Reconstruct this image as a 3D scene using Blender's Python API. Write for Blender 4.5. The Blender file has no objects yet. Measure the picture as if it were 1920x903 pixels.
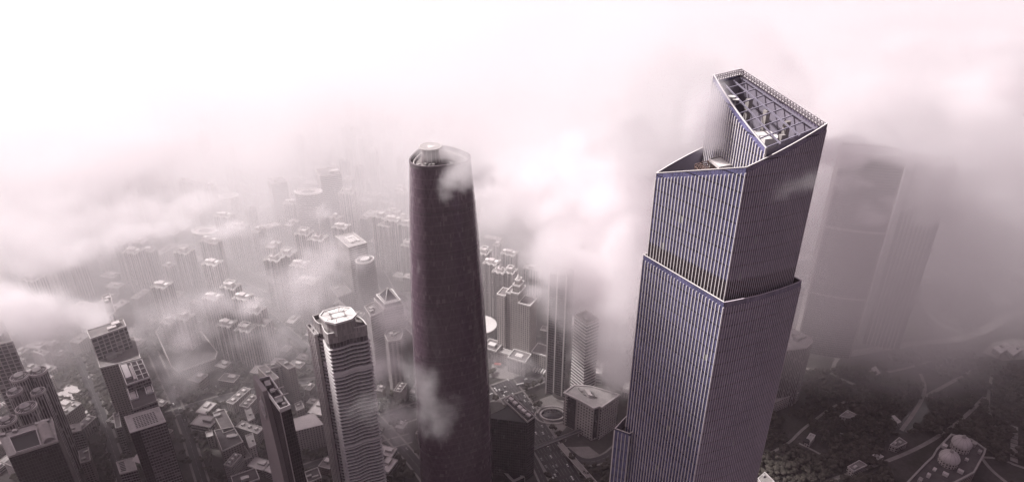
import bpy, math, random
import numpy as np
from mathutils import Vector, Matrix, noise as mnoise

R = math.radians
sc = bpy.context.scene
COL = sc.collection
rnd = random.Random(7)

# ------------------------------------------------------------------ camera model
CAM_H, FPX, TH, CX, CY = 640.0, 1280.0, R(27.7), 960.0, 451.5
C_, S_ = math.cos(TH), math.sin(TH)

def ray(px, py):
    u = (px - CX) / FPX; v = (py - CY) / FPX
    return Vector((u, C_ - v * S_, -S_ - v * C_))

def at_z(px, py, z=0.0):
    r = ray(px, py); t = (z - CAM_H) / r.z
    return Vector((r.x * t, r.y * t, z))

def at_y(px, py, Y):
    r = ray(px, py); t = Y / r.y
    return Vector((r.x * t, Y, CAM_H + r.z * t))

# ------------------------------------------------------------------ mesh helper
class MB:
    def __init__(self):
        self.v = []; self.ix = {}; self.f = []; self.uv = []; self.mi = []
    def vert(self, p):
        k = (round(p[0], 3), round(p[1], 3), round(p[2], 3))
        i = self.ix.get(k)
        if i is None:
            i = len(self.v); self.v.append(k); self.ix[k] = i
        return i
    def face(self, pts, mi=0, uv=None):
        ids = [self.vert(p) for p in pts]
        if len(set(ids)) < 3: return
        if len(set(ids)) < len(ids):
            keep = [j for j in range(len(ids)) if ids[j] not in ids[:j]]
            pts = [pts[j] for j in keep]; ids = [ids[j] for j in keep]
            if uv: uv = [uv[j] for j in keep]
        if uv is None: uv = [(p[0], p[1]) for p in pts]
        self.f.append(ids); self.uv.append(uv); self.mi.append(mi)
    def side(self, poly, z0, z1, mi=0, closed=True, u0=0.0):
        n = len(poly); u = u0
        zz0 = z0 if callable(z0) else (lambda i: z0)
        zz1 = z1 if callable(z1) else (lambda i: z1)
        for i in range(n if closed else n - 1):
            j = (i + 1) % n
            a, b = poly[i], poly[j]
            L = math.hypot(b[0] - a[0], b[1] - a[1])
            a0, b0, a1, b1 = zz0(i), zz0(j), zz1(i), zz1(j)
            self.face([(a[0], a[1], a0), (b[0], b[1], b0), (b[0], b[1], b1), (a[0], a[1], a1)], mi,
                      [(u, a0), (u + L, b0), (u + L, b1), (u, a1)])
            u += L
        return self
    def cap(self, poly, z, mi=0, flip=False):
        zz = z if callable(z) else (lambda i: z)
        pts = [(p[0], p[1], zz(i)) for i, p in enumerate(poly)]
        if flip: pts = pts[::-1]
        self.face(pts, mi)
        return self
    def prism(self, poly, z0, z1, mi=0, top=None, bottom=False):
        self.side(poly, z0, z1, mi)
        self.cap(poly, z1, mi if top is None else top)
        if bottom: self.cap(poly, z0, mi, True)
        return self
    def ring(self, outer, inner, z0, z1, mi=0):
        # a wall of a little thickness standing on a closed outline
        n = len(outer)
        self.side(outer, z0, z1, mi)
        self.side(inner[::-1], (z0 if not callable(z0) else (lambda i: z0(n - 1 - i))), (z1 if not callable(z1) else (lambda i: z1(n - 1 - i))), mi)
        zt = z1 if callable(z1) else (lambda i: z1)
        for i in range(n):
            j = (i + 1) % n
            self.face([(outer[i][0], outer[i][1], zt(i)), (outer[j][0], outer[j][1], zt(j)),
                       (inner[j][0], inner[j][1], zt(j)), (inner[i][0], inner[i][1], zt(i))], mi)
        return self
    def box(self, c, s, rot=0.0, mi=0):
        ca, sa = math.cos(rot), math.sin(rot)
        hx, hy = s[0] / 2, s[1] / 2
        poly = [(c[0] + x * ca - y * sa, c[1] + x * sa + y * ca) for x, y in ((-hx, -hy), (hx, -hy), (hx, hy), (-hx, hy))]
        return self.prism(poly, c[2], c[2] + s[2], mi, bottom=True)
    def bar(self, p, q, w, h=None, mi=0):
        h = h or w
        p = Vector(p); q = Vector(q); d = (q - p)
        if d.length < 1e-6: return self
        d.normalize()
        up = Vector((0, 0, 1)) if abs(d.z) < 0.95 else Vector((1, 0, 0))
        s = d.cross(up).normalized(); t = s.cross(d).normalized()
        o = [(-w / 2, -h / 2), (w / 2, -h / 2), (w / 2, h / 2), (-w / 2, h / 2)]
        A = [tuple(p + s * a + t * b) for a, b in o]; B = [tuple(q + s * a + t * b) for a, b in o]
        L = (q - p).length
        for i in range(4):
            j = (i + 1) % 4
            self.face([A[i], A[j], B[j], B[i]], mi, [(0, 0), (w, 0), (w, L), (0, L)])
        self.face(A[::-1], mi); self.face(B, mi)
        return self
    def cyl(self, c, r, z0, z1, n=20, mi=0, top=None, r1=None):
        a = [(c[0] + r * math.cos(2 * math.pi * i / n), c[1] + r * math.sin(2 * math.pi * i / n)) for i in range(n)]
        if r1 is None: return self.prism(a, z0, z1, mi, top, True)
        b = [(c[0] + r1 * math.cos(2 * math.pi * i / n), c[1] + r1 * math.sin(2 * math.pi * i / n)) for i in range(n)]
        u = 2 * math.pi * r / n
        for i in range(n):
            j = (i + 1) % n
            self.face([(*a[i], z0), (*a[j], z0), (*b[j], z1), (*b[i], z1)], mi, [(u * i, z0), (u * (i + 1), z0), (u * (i + 1), z1), (u * i, z1)])
        if r1 > 0.01: self.cap(b, z1, mi if top is None else top)
        return self
    def build(self, name, mats, parent=None, smooth=False):
        me = bpy.data.meshes.new(name)
        off = parent_loc(parent)
        me.from_pydata([(x - off[0], y - off[1], z - off[2]) for x, y, z in self.v], [], self.f)
        uvl = me.uv_layers.new(name='UVMap')
        flat = [c for f in self.uv for p in f for c in p]
        uvl.data.foreach_set('uv', flat)
        if not isinstance(mats, (list, tuple)): mats = [mats]
        for m in mats: me.materials.append(m)
        me.polygons.foreach_set('material_index', self.mi)
        if smooth: me.polygons.foreach_set('use_smooth', [True] * len(self.f))
        me.update()
        o = bpy.data.objects.new(name, me); COL.objects.link(o)
        if parent is not None: o.parent = parent
        return o

def parent_loc(p):
    v = Vector((0, 0, 0))
    while p is not None:
        v = v + p.location; p = p.parent
    return v

def tag(o, label=None, cat=None, group=None, kind=None):
    if label: o['label'] = label
    if cat: o['category'] = cat
    if group: o['group'] = group
    if kind: o['kind'] = kind
    return o

def root(name, loc, label, cat, group=None):
    o = bpy.data.objects.new(name, None); COL.objects.link(o)
    o.location = (loc[0], loc[1], loc[2] if len(loc) > 2 else 0.0); o.empty_display_size = 5
    return tag(o, label, cat, group)

def area2(p):
    return sum(p[i][0] * p[(i + 1) % len(p)][1] - p[(i + 1) % len(p)][0] * p[i][1] for i in range(len(p)))

def ccw(p):
    return list(p) if area2(p) > 0 else list(p)[::-1]

def offset(poly, d):
    # positive d grows a counter-clockwise outline
    n = len(poly); out = []
    for i in range(n):
        a, b, c = poly[i - 1], poly[i], poly[(i + 1) % n]
        e1 = Vector((b[0] - a[0], b[1] - a[1])); e2 = Vector((c[0] - b[0], c[1] - b[1]))
        if e1.length < 1e-6 or e2.length < 1e-6: out.append(b); continue
        e1.normalize(); e2.normalize()
        n1 = Vector((e1.y, -e1.x)); n2 = Vector((e2.y, -e2.x))
        m = n1 + n2
        k = m.length_squared
        m = m * (2 * d / k) if k > 0.3 else n1 * d
        out.append((b[0] + m.x, b[1] + m.y))
    return out

def centroid(p):
    return (sum(q[0] for q in p) / len(p), sum(q[1] for q in p) / len(p))

def scale_poly(p, k, c=None):
    c = c or centroid(p)
    return [(c[0] + (q[0] - c[0]) * k, c[1] + (q[1] - c[1]) * k) for q in p]

def bil(q, s, t):
    # quad q = TL, TR, BR, BL
    a = (q[0][0] + (q[1][0] - q[0][0]) * s, q[0][1] + (q[1][1] - q[0][1]) * s)
    b = (q[3][0] + (q[2][0] - q[3][0]) * s, q[3][1] + (q[2][1] - q[3][1]) * s)
    return (a[0] + (b[0] - a[0]) * t, a[1] + (b[1] - a[1]) * t)

def sub(q, s0, s1, t0, t1):
    return [bil(q, s0, t0), bil(q, s1, t0), bil(q, s1, t1), bil(q, s0, t1)]

def roofquad(pix, h):
    return [tuple(at_z(x, y, h))[:2] for x, y in pix]

# ------------------------------------------------------------------ materials
class NT:
    def __init__(self, name):
        self.m = bpy.data.materials.new(name); self.m.use_nodes = True
        self.t = self.m.node_tree; self.n = self.t.nodes; self.l = self.t.links
        self.b = self.n['Principled BSDF']
    def add(self, typ, **kw):
        x = self.n.new(typ)
        for k, v in kw.items(): setattr(x, k, v)
        return x
    def put(self, sock, v):
        if isinstance(v, bpy.types.NodeSocket): self.l.new(v, sock)
        elif v is not None: sock.default_value = v
    def math(self, op, a, b=None, c=None):
        x = self.add('ShaderNodeMath', operation=op)
        for i, v in enumerate((a, b, c)):
            if v is not None: self.put(x.inputs[i], v)
        return x.outputs[0]
    def mix(self, f, a, b):
        x = self.add('ShaderNodeMix', data_type='RGBA')
        self.put(x.inputs[0], f); self.put(x.inputs[6], a); self.put(x.inputs[7], b)
        return x.outputs[2]
    def mulc(self, a, b):
        x = self.add('ShaderNodeMix', data_type='RGBA', blend_type='MULTIPLY')
        x.inputs[0].default_value = 1.0
        self.put(x.inputs[6], a); self.put(x.inputs[7], b)
        return x.outputs[2]
    def noise(self, vec, scale, detail=3, rough=0.55):
        x = self.add('ShaderNodeTexNoise')
        x.inputs['Scale'].default_value = scale; x.inputs['Detail'].default_value = detail; x.inputs['Roughness'].default_value = rough
        if vec is not None: self.put(x.inputs['Vector'], vec)
        return x.outputs['Fac']
    def ramp(self, f, lo, hi, a=0.0, b=1.0):
        x = self.add('ShaderNodeMapRange')
        self.put(x.inputs[0], f)
        for i, v in zip((1, 2, 3, 4), (lo, hi, a, b)): x.inputs[i].default_value = v
        return x.outputs[0]
    def comb(self, x_, y_, z_=0.0):
        x = self.add('ShaderNodeCombineXYZ')
        for i, v in enumerate((x_, y_, z_)): self.put(x.inputs[i], v)
        return x.outputs[0]

def c4(c, k=1.0): return (c[0] * k, c[1] * k, c[2] * k, 1.0)

def plain(name, col, rough=0.75, var=0.25, scale=0.15, metal=0.0, vec='Object'):
    k = NT(name)
    tc = k.add('ShaderNodeTexCoord').outputs[vec]
    a = k.noise(tc, scale, 4); b = k.noise(tc, scale * 9, 3)
    f = k.math('ADD', k.math('MULTIPLY', a, 0.65), k.math('MULTIPLY', b, 0.35))
    f = k.ramp(f, 0.3, 0.7, 1 - var, 1 + var * 0.7)
    g = k.comb(f, f, f)
    k.put(k.b.inputs['Base Color'], k.mulc(c4(col), g))
    k.b.inputs['Roughness'].default_value = rough; k.b.inputs['Metallic'].default_value = metal
    return k.m

def facade(name, wall, glass, bay, flr, bx=(0.18, 0.82), fz=(0.25, 0.8), rough=0.7, grough=0.18, var=0.2, blinds=0.12, line=None):
    k = NT(name)
    uv = k.add('ShaderNodeUVMap').outputs[0]
    sp = k.add('ShaderNodeSeparateXYZ'); k.put(sp.inputs[0], uv)
    ub = k.math('DIVIDE', sp.outputs[0], bay); vf = k.math('DIVIDE', sp.outputs[1], flr)
    fu = k.math('FRACT', ub); fv = k.math('FRACT', vf)
    m = k.math('MULTIPLY', k.math('GREATER_THAN', fu, bx[0]), k.math('LESS_THAN', fu, bx[1]))
    m = k.math('MULTIPLY', m, k.math('MULTIPLY', k.math('GREATER_THAN', fv, fz[0]), k.math('LESS_THAN', fv, fz[1])))
    wn = k.add('ShaderNodeTexWhiteNoise', noise_dimensions='3D')
    oi = k.add('ShaderNodeObjectInfo')
    k.put(wn.inputs['Vector'], k.comb(k.math('FLOOR', ub), k.math('FLOOR', vf), oi.outputs['Random']))
    r = wn.outputs['Value']
    gv = k.ramp(r, 0.0, 1.0, 0.55, 1.5)
    gcol = k.mulc(c4(glass), k.comb(gv, gv, gv))
    bl = k.math('GREATER_THAN', r, 1 - blinds)
    gcol = k.mix(k.math('MULTIPLY', bl, 0.55), gcol, c4(wall, 0.8))
    tc = k.add('ShaderNodeTexCoord').outputs['Object']
    dirt = k.ramp(k.noise(tc, 0.05, 5, 0.65), 0.3, 0.75, 1 + var * 0.5, 1 - var)
    strk = k.ramp(k.noise(k.comb(k.math('MULTIPLY', sp.outputs[0], 0.9), k.math('MULTIPLY', sp.outputs[1], 0.04)), 1.0, 3), 0.35, 0.75, 1.05, 0.8)
    rv = k.ramp(oi.outputs['Random'], 0, 1, 0.78, 1.15)
    d = k.math('MULTIPLY', k.math('MULTIPLY', dirt, strk), rv)
    wcol = k.mulc(c4(wall), k.comb(d, d, d))
    if line:
        # a solid belt every so many metres
        lf = k.math('LESS_THAN', k.math('FRACT', k.math('DIVIDE', sp.outputs[1], line[0])), line[1])
        m = k.math('MULTIPLY', m, k.math('SUBTRACT', 1.0, lf))
    k.put(k.b.inputs['Base Color'], k.mix(m, wcol, gcol))
    k.put(k.b.inputs['Roughness'], k.math('ADD', k.math('MULTIPLY', m, grough - rough), rough))
    return k.m

WHITE = (.62, .58, .56)
M = {}
M['concrete'] = plain('concrete', (.36, .33, .32))
M['pale'] = plain('pale_concrete', (.56, .52, .51), 0.7, 0.18)
M['white'] = plain('white_paint', (.78, .75, .73), 0.55, 0.1)
M['roof'] = plain('roof_membrane', (.20, .18, .178), 0.85, 0.45, 0.12)
M['roofpale'] = plain('pale_roof', (.42, .395, .385), 0.8, 0.35, 0.12)
M['roofdark'] = plain('dark_roof', (.09, .08, .082), 0.85, 0.4, 0.15)
M['metal'] = plain('plant_metal', (.45, .43, .42), 0.4, 0.2, 0.3, 0.3)
M['darkmetal'] = plain('dark_metal', (.10, .09, .10), 0.4, 0.2, 0.3, 0.3)
M['black'] = plain('black_recess', (.02, .018, .02), 0.6, 0.3)
M['resid'] = facade('apartment_wall', (.50, .46, .45), (.07, .06, .065), 3.3, 3.1, (0.2, 0.72), (0.28, 0.82))
M['resid_b'] = facade('balcony_wall', (.46, .42, .41), (.06, .05, .055), 6.2, 3.1, (0.08, 0.62), (0.42, 0.98))
M['resid_c'] = facade('strip_wall', (.55, .51, .50), (.10, .09, .095), 4.6, 3.1, (0.52, 0.92), (0.12, 1.0))
M['stone'] = facade('stone_wall', (.48, .44, .42), (.05, .043, .046), 3.4, 3.6, (0.3, 0.72), (0.22, 0.78), var=0.15)
M['office'] = facade('office_wall', (.30, .275, .275), (.05, .045, .05), 2.6, 3.9, (0.08, 0.92), (0.35, 1.0))
M['officedark'] = facade('dark_glass_wall', (.07, .06, .064), (.030, .026, .030), 2.2, 4.0, (0.06, 0.94), (0.12, 1.0), rough=0.35, var=0.3, blinds=0.03)
M['officepale'] = facade('pale_office_wall', (.52, .485, .475), (.06, .052, .056), 3.0, 3.9, (0.0, 1.01), (0.45, 0.97))
M['fins'] = facade('ribbed_wall', (.56, .52, .51), (.09, .08, .085), 2.6, 4.0, (0.35, 1.0), (0.0, 1.01))
M['brown'] = facade('brown_wall', (.26, .215, .20), (.05, .042, .045), 3.2, 3.4, (0.2, 0.75), (0.28, 0.8))
M['grid'] = facade('grid_wall', (.56, .52, .51), (.06, .05, .055), 6.0, 5.2, (0.16, 0.98), (0.2, 0.98), blinds=0.05)
M['bark'] = plain('bark', (.07, .05, .04), 0.9)
M['asphalt'] = plain('asphalt', (.05, .046, .048), 0.85, 0.3, 0.05)
M['mark'] = plain('road_paint', (.30, .285, .28), 0.7, 0.2)
M['paving'] = plain('paving', (.26, .24, .23), 0.85, 0.35, 0.08)
M['pathmat'] = plain('gravel_path', (.28, .255, .245), 0.9, 0.3, 0.1)
M['lawn'] = plain('lawn', (.05, .055, .035), 0.95, 0.4, 0.03)
M['redmat'] = plain('red_canopy', (.35, .07, .06), 0.7, 0.2)
M['pond'] = plain('pond_water', (.05, .05, .05), 0.12, 0.3, 0.02)

def ctf_glass(name, base, mull, metal=.5):
    k = NT(name)
    uv = k.add('ShaderNodeUVMap').outputs[0]
    sp = k.add('ShaderNodeSeparateXYZ'); k.put(sp.inputs[0], uv)
    ub = k.math('DIVIDE', sp.outputs[0], mull); vf = k.math('DIVIDE', sp.outputs[1], 4.2)
    wn = k.add('ShaderNodeTexWhiteNoise', noise_dimensions='2D')
    k.put(wn.inputs['Vector'], k.comb(k.math('FLOOR', ub), k.math('FLOOR', vf)))
    r = wn.outputs['Value']
    gv = k.ramp(r, 0, 1, 0.82, 1.2)
    col = k.mulc(c4(base), k.comb(gv, gv, gv))
    belt = k.math('LESS_THAN', k.math('FRACT', k.math('DIVIDE', sp.outputs[1], 8.4)), 0.09)
    lite = k.math('LESS_THAN', k.math('FRACT', vf), 0.07)
    fade = k.math('MAXIMUM', k.math('MULTIPLY', belt, 0.8), k.math('MULTIPLY', lite, 0.35))
    col = k.mix(fade, col, (.015, .012, .016, 1))
    lit = k.math('GREATER_THAN', r, 0.9985)
    col = k.mix(lit, col, (.45, .47, .47, 1))
    k.put(k.b.inputs['Base Color'], col)
    k.b.inputs['Roughness'].default_value = 0.09
    k.b.inputs['Metallic'].default_value = metal
    k.b.inputs['Specular IOR Level'].default_value = 0.6
    # panes sit a hair out of true, so each one mirrors a slightly different spot
    nr = k.add('ShaderNodeVectorMath', operation='ADD')
    geo = k.add('ShaderNodeNewGeometry')
    off = k.add('ShaderNodeVectorMath', operation='SCALE'); off.inputs['Scale'].default_value = 0.014
    cen = k.add('ShaderNodeVectorMath', operation='SUBTRACT'); cen.inputs[1].default_value = (.5, .5, .5)
    k.put(cen.inputs[0], wn.outputs['Color']); k.put(off.inputs[0], cen.outputs[0])
    k.put(nr.inputs[0], geo.outputs['Normal']); k.put(nr.inputs[1], off.outputs[0])
    # and the whole skin is faintly wavy, so mirrored cloud breaks into patches
    wv = k.add('ShaderNodeTexNoise'); wv.inputs['Scale'].default_value = .035; wv.inputs['Detail'].default_value = 3
    k.put(wv.inputs['Vector'], k.add('ShaderNodeTexCoord').outputs['Object'])
    wc = k.add('ShaderNodeVectorMath', operation='SUBTRACT'); wc.inputs[1].default_value = (.5, .5, .5); k.put(wc.inputs[0], wv.outputs['Color'])
    ws = k.add('ShaderNodeVectorMath', operation='SCALE'); ws.inputs['Scale'].default_value = .34; k.put(ws.inputs[0], wc.outputs[0])
    n2 = k.add('ShaderNodeVectorMath', operation='ADD'); k.put(n2.inputs[0], nr.outputs[0]); k.put(n2.inputs[1], ws.outputs[0])
    nn = k.add('ShaderNodeVectorMath', operation='NORMALIZE'); k.put(nn.inputs[0], n2.outputs[0])
    k.put(k.b.inputs['Normal'], nn.outputs[0])
    return k.m

M['ctf_left'] = ctf_glass('violet_sheen_glass', (.19, .185, .345), 2.38)  # violet base colour stands in for blue reflections
M['ctf_right'] = ctf_glass('plum_shaded_glass', (.33, .28, .40), 1.57, .2)  # same glass, coloured apart for the shaded face and its sky reflection
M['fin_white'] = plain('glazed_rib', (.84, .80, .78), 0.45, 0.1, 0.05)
M['fin_shaded'] = plain('shaded_rib', (.74, .65, .72), 0.5, 0.12, 0.05)  # same ribs, toned plum for the shaded faces
M['beam'] = plain('violet_beam', (.26, .24, .30), .45, .15, .2)
M['shade_band'] = plain('setback_shade', (.024, .014, .022), .6, .2, .2)
M['steel'] = plain('violet_steel', (.22, .195, .235), 0.45, 0.15, 0.2, 0.2)
M['terrace'] = plain('terrace_wall', (.035, .028, .032), .6, .25, .1)  # near-black, painting deep shade into the setback
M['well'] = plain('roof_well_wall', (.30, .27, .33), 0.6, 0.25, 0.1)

def ifc_glass():
    k = NT('smoked_glass')
    uv = k.add('ShaderNodeUVMap').outputs[0]
    sp = k.add('ShaderNodeSeparateXYZ'); k.put(sp.inputs[0], uv)
    u, v = sp.outputs[0], sp.outputs[1]
    vf = k.math('DIVIDE', v, 4.2); ub = k.math('DIVIDE', u, 1.9)
    wn = k.add('ShaderNodeTexWhiteNoise', noise_dimensions='2D')
    k.put(wn.inputs['Vector'], k.comb(k.math('FLOOR', ub), k.math('FLOOR', vf)))
    r = wn.outputs['Value']
    pat = k.noise(k.comb(k.math('MULTIPLY', k.math('FLOOR', ub), 0.16), k.math('MULTIPLY', k.math('FLOOR', vf), 0.55)), 1.0, 2)
    gv = k.ramp(r, 0, 1, 0.84, 1.16)
    col = k.mulc((.118, .080, .104, 1), k.comb(gv, gv, gv))
    # blinds drawn in clusters of windows
    bl = k.math('MULTIPLY', k.math('GREATER_THAN', r, 0.62), k.math('GREATER_THAN', pat, 0.60))
    col = k.mix(k.math('MULTIPLY', bl, 0.4), col, (.26, .20, .225, 1))
    # spandrel band each second storey
    sl = k.math('LESS_THAN', k.math('FRACT', k.math('DIVIDE', v, 8.4)), 0.12)
    col = k.mix(k.math('MULTIPLY', sl, 0.22), col, (.26, .20, .225, 1))
    # diagonal braces seen through the glass
    d1 = k.math('ABSOLUTE', k.math('SUBTRACT', k.math('FRACT', k.math('ADD', k.math('DIVIDE', u, 19.0), k.math('DIVIDE', v, 54.0))), 0.5))
    d2 = k.math('ABSOLUTE', k.math('SUBTRACT', k.math('FRACT', k.math('SUBTRACT', k.math('DIVIDE', u, 19.0), k.math('DIVIDE', v, 54.0))), 0.5))
    dd = k.math('MAXIMUM', k.math('LESS_THAN', d1, 0.04), k.math('LESS_THAN', d2, 0.04))
    col = k.mix(k.math('MULTIPLY', dd, 0.14), col, (.26, .20, .225, 1))
    k.put(k.b.inputs['Base Color'], col)
    k.b.inputs['Roughness'].default_value = 0.14
    k.b.inputs['Specular IOR Level'].default_value = 0.8
    return k.m
M['ifc'] = ifc_glass()

# ------------------------------------------------------------------ generic building
def roof_clutter(rt, quad, z, n, rng, mats=('metal', 'pale', 'roofpale'), big=True):
    s = math.sqrt(abs(area2(quad)) / 2)
    a = math.atan2(quad[1][1] - quad[0][1], quad[1][0] - quad[0][0])
    for i in range(n):
        p = bil(quad, rng.uniform(.2, .8), rng.uniform(.2, .8))
        w = rng.uniform(.12, .34) * s; d = rng.uniform(.1, .22) * s; h = rng.uniform(.07, .16) * s + 0.6
        MB().box((p[0], p[1], z), (w, d, h), a).build('plant_room' if w > .2 * s else 'air_handler', M[rng.choice(mats)], rt)

def block(name, label, cat, quad, h, style='office', roof='roof', plant=3, group=None, z0=0.0, par=1.3, parm='pale', seed=0, poly=None, simple=False):
    # quad: four roof corners on the ground plan (metres)
    q = list(quad)
    pl = ccw(poly or q)
    c = centroid(pl)
    rng = random.Random(seed or int(abs(c[0] * 7 + c[1] * 13)))
    rt = root(name, (c[0], c[1], z0), label, cat, group)
    MB().side(pl, z0, h).build('walls', M[style], rt)
    MB().cap(offset(pl, -0.3), h - 0.05).build('roof', M[roof], rt)
    MB().ring(offset(pl, 0.18), offset(pl, -0.55), h - 0.6, h + par).build('parapet', M[parm], rt)
    if plant: roof_clutter(rt, q, h, plant, rng)
    return rt

def rect(c, w, d, rot):
    ca, sa = math.cos(rot), math.sin(rot)
    return [(c[0] + x * ca - y * sa, c[1] + x * sa + y * ca) for x, y in ((-w / 2, d / 2), (w / 2, d / 2), (w / 2, -d / 2), (-w / 2, -d / 2))]

def local(c, rot, pts):
    ca, sa = math.cos(rot), math.sin(rot)
    return [(c[0] + x * ca - y * sa, c[1] + x * sa + y * ca) for x, y in pts]

def resid(px, py, h, w, d, rot, label, group=None, style='resid_c', crown='frame', seed=1, name='apartment_tower', z0=0.0, cat='apartment tower'):
    c = at_z(px, py, h); c = (c.x, c.y)
    rng = random.Random(seed)
    k = 0.16
    pts = [(-.5, -.5), (-.5 + k, -.5), (-.5 + k, -.38), (-.09, -.38), (-.09, -.5), (.09, -.5), (.09, -.38), (.5 - k, -.38), (.5 - k, -.5), (.5, -.5),
           (.5, -.12), (.44, -.12), (.44, .12), (.5, .12), (.5, .5), (.5 - k, .5), (.5 - k, .40), (-.5 + k, .40), (-.5 + k, .5), (-.5, .5),
           (-.5, .12), (-.44, .12), (-.44, -.12), (-.5, -.12)]
    pl = ccw(local(c, rot, [(x * w, y * d) for x, y in pts]))
    rt = root(name, (c[0], c[1], z0), label, cat, group)
    MB().side(pl, z0, h).build('walls', M[style], rt)
    MB().cap(pl, h - 0.02).build('roof', M['roofpale'], rt)
    MB().ring(offset(pl, 0.2), offset(pl, -0.5), h - 0.5, h + 1.5).build('parapet', M['white'], rt)
    q = local(c, rot, [(-w * .2, d * .2), (w * .2, d * .2), (w * .2, -d * .2), (-w * .2, -d * .2)])
    MB().prism(ccw(q), h, h + 5.5).build('lift_core', M['pale'], rt)
    if crown == 'frame':
        q2 = ccw(local(c, rot, [(-w * .3, d * .3), (w * .3, d * .3), (w * .3, -d * .3), (-w * .3, -d * .3)]))
        m = MB().ring(q2, offset(q2, -0.9), h + 7.2, h + 8.2)
        m.build('crown_frame', M['white'], rt)
        for p in q2: MB().bar((*scale_poly([p], .97, c)[0], h), (*scale_poly([p], .97, c)[0], h + 7.2), 0.8).build('crown_post', M['white'], rt)
    elif crown == 'spire':
        MB().cyl(c, w * .12, h + 5.5, h + 14, 8, r1=0.1).build('spire', M['pale'], rt)
    elif crown == 'twin':
        for s in (-1, 1):
            q3 = local(c, rot, [(s * w * .36 - 3, 3), (s * w * .36 + 3, 3), (s * w * .36 + 3, -3), (s * w * .36 - 3, -3)])
            MB().prism(ccw(q3), h, h + 4).build('stair_head', M['white'], rt)
    return rt

# ================================================================== the stepped tower in front
def edge_pts(p, q, n, bulge=0.0):
    dx, dy = q[0] - p[0], q[1] - p[1]; L = math.hypot(dx, dy)
    nx, ny = dy / L, -dx / L
    return [(p[0] + dx * i / n + nx * bulge * 4 * (i / n) * (1 - i / n), p[1] + dy * i / n + ny * bulge * 4 * (i / n) * (1 - i / n)) for i in range(n + 1)]

def ribs(mb, pts, z0, z1, w, d):
    n = len(pts)
    for i in range(n):
        a = pts[max(0, i - 1)]; b = pts[min(n - 1, i + 1)]
        tx, ty = b[0] - a[0], b[1] - a[1]; L = math.hypot(tx, ty); tx /= L; ty /= L
        nx, ny = ty, -tx
        p = pts[i]
        h = w / 2
        poly = [(p[0] - tx * h + nx * d, p[1] - ty * h + ny * d), (p[0] + tx * h + nx * d, p[1] + ty * h + ny * d),
                (p[0] + tx * h + nx * .003, p[1] + ty * h + ny * .003), (p[0] - tx * h + nx * .003, p[1] - ty * h + ny * .003)]
        zt = z1(i) if callable(z1) else z1
        mb.prism(ccw(poly), z0, zt)

def tower_face(rt, p, q, n, z0, za, zb, bulge, gm, fm, fw, fd, gap=3.2, ribsy=True, capm='fin_white', fz0=None):
    pts = edge_pts(p, q, n, bulge)
    zt = lambda i: za + (zb - za) * i / n
    MB().side(pts, z0, zt, closed=False).build('curtain_wall', M[gm], rt)
    if ribsy:
        m = MB(); ribs(m, pts, z0 if fz0 is None else fz0, lambda i: zt(i) - gap, fw, fd); m.build('mullion_ribs', M[fm], rt)
        # glass band above the ribs: short slim mullions
        m = MB()
        for i in range(n + 1):
            a = pts[i]; m.box((a[0], a[1], zt(i) - gap + .25), (.16, .16, gap - .3))
        m.build('parapet_mullions', M['steel'], rt)
    m = MB()
    for i in range(n):
        m.bar((*pts[i], zt(i)), (*pts[i + 1], zt(i + 1)), .5, .3)
    m.build('rim_cap', M[capm], rt)
    return pts

L_C, N_C, R_C, B_C = (78.0, 354.3), (111.5, 302.4), (160.3, 324.3), (126.8, 376.2)
L_B, N_B, R_B = (80.2, 352.9), (113.4, 308.6), (155.5, 325.0)
P1, P2, P5 = (108.9, 368.0), (125.6, 374.6), (122.4, 312.1)
ZC = 445.0
ct = root('skyscraper', (120, 340), 'tallest stepped skyscraper with pale vertical ribs over violet glass and an open roof well', 'skyscraper')
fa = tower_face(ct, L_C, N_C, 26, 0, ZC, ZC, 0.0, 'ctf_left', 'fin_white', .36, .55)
fb = tower_face(ct, N_C, R_C, 34, 0, ZC, ZC, 1.9, 'ctf_right', 'fin_shaded', .34, .5, capm='fin_shaded')
fc = tower_face(ct, R_C, B_C, 26, 0, ZC, ZC, 0.0, 'ctf_right', 'fin_shaded', .46, .6, capm='fin_shaded')
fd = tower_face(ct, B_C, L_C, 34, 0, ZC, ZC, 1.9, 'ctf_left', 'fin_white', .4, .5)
outC = fa[:-1] + fb[:-1] + fc[:-1] + fd[:-1]
inC = offset(outC, -0.7)
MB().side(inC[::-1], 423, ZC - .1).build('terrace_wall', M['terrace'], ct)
MB().cap(inC, 423).build('terrace_deck', M['black'], ct)  # black deck deepens the painted setback shade

def zB(p):   # sloping rim of the upper tier, by place
    return None
# upper tier: left face, long right face, back faces
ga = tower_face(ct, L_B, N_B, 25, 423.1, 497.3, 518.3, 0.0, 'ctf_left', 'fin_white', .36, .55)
gb = tower_face(ct, N_B, R_B, 34, 423.1, 518.3, 534.9, 1.4, 'ctf_right', 'fin_shaded', .34, .5, capm='fin_white')
gc = tower_face(ct, R_B, P2, 26, 423.1, 531.4, 546.5, 0.0, 'ctf_right', 'fin_shaded', .46, .6)
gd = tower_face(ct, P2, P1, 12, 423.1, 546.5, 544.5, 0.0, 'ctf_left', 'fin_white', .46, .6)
ge = tower_face(ct, P1, L_B, 20, 423.1, 507.0, 497.3, 0.8, 'ctf_left', 'fin_white', .4, .5)
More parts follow.
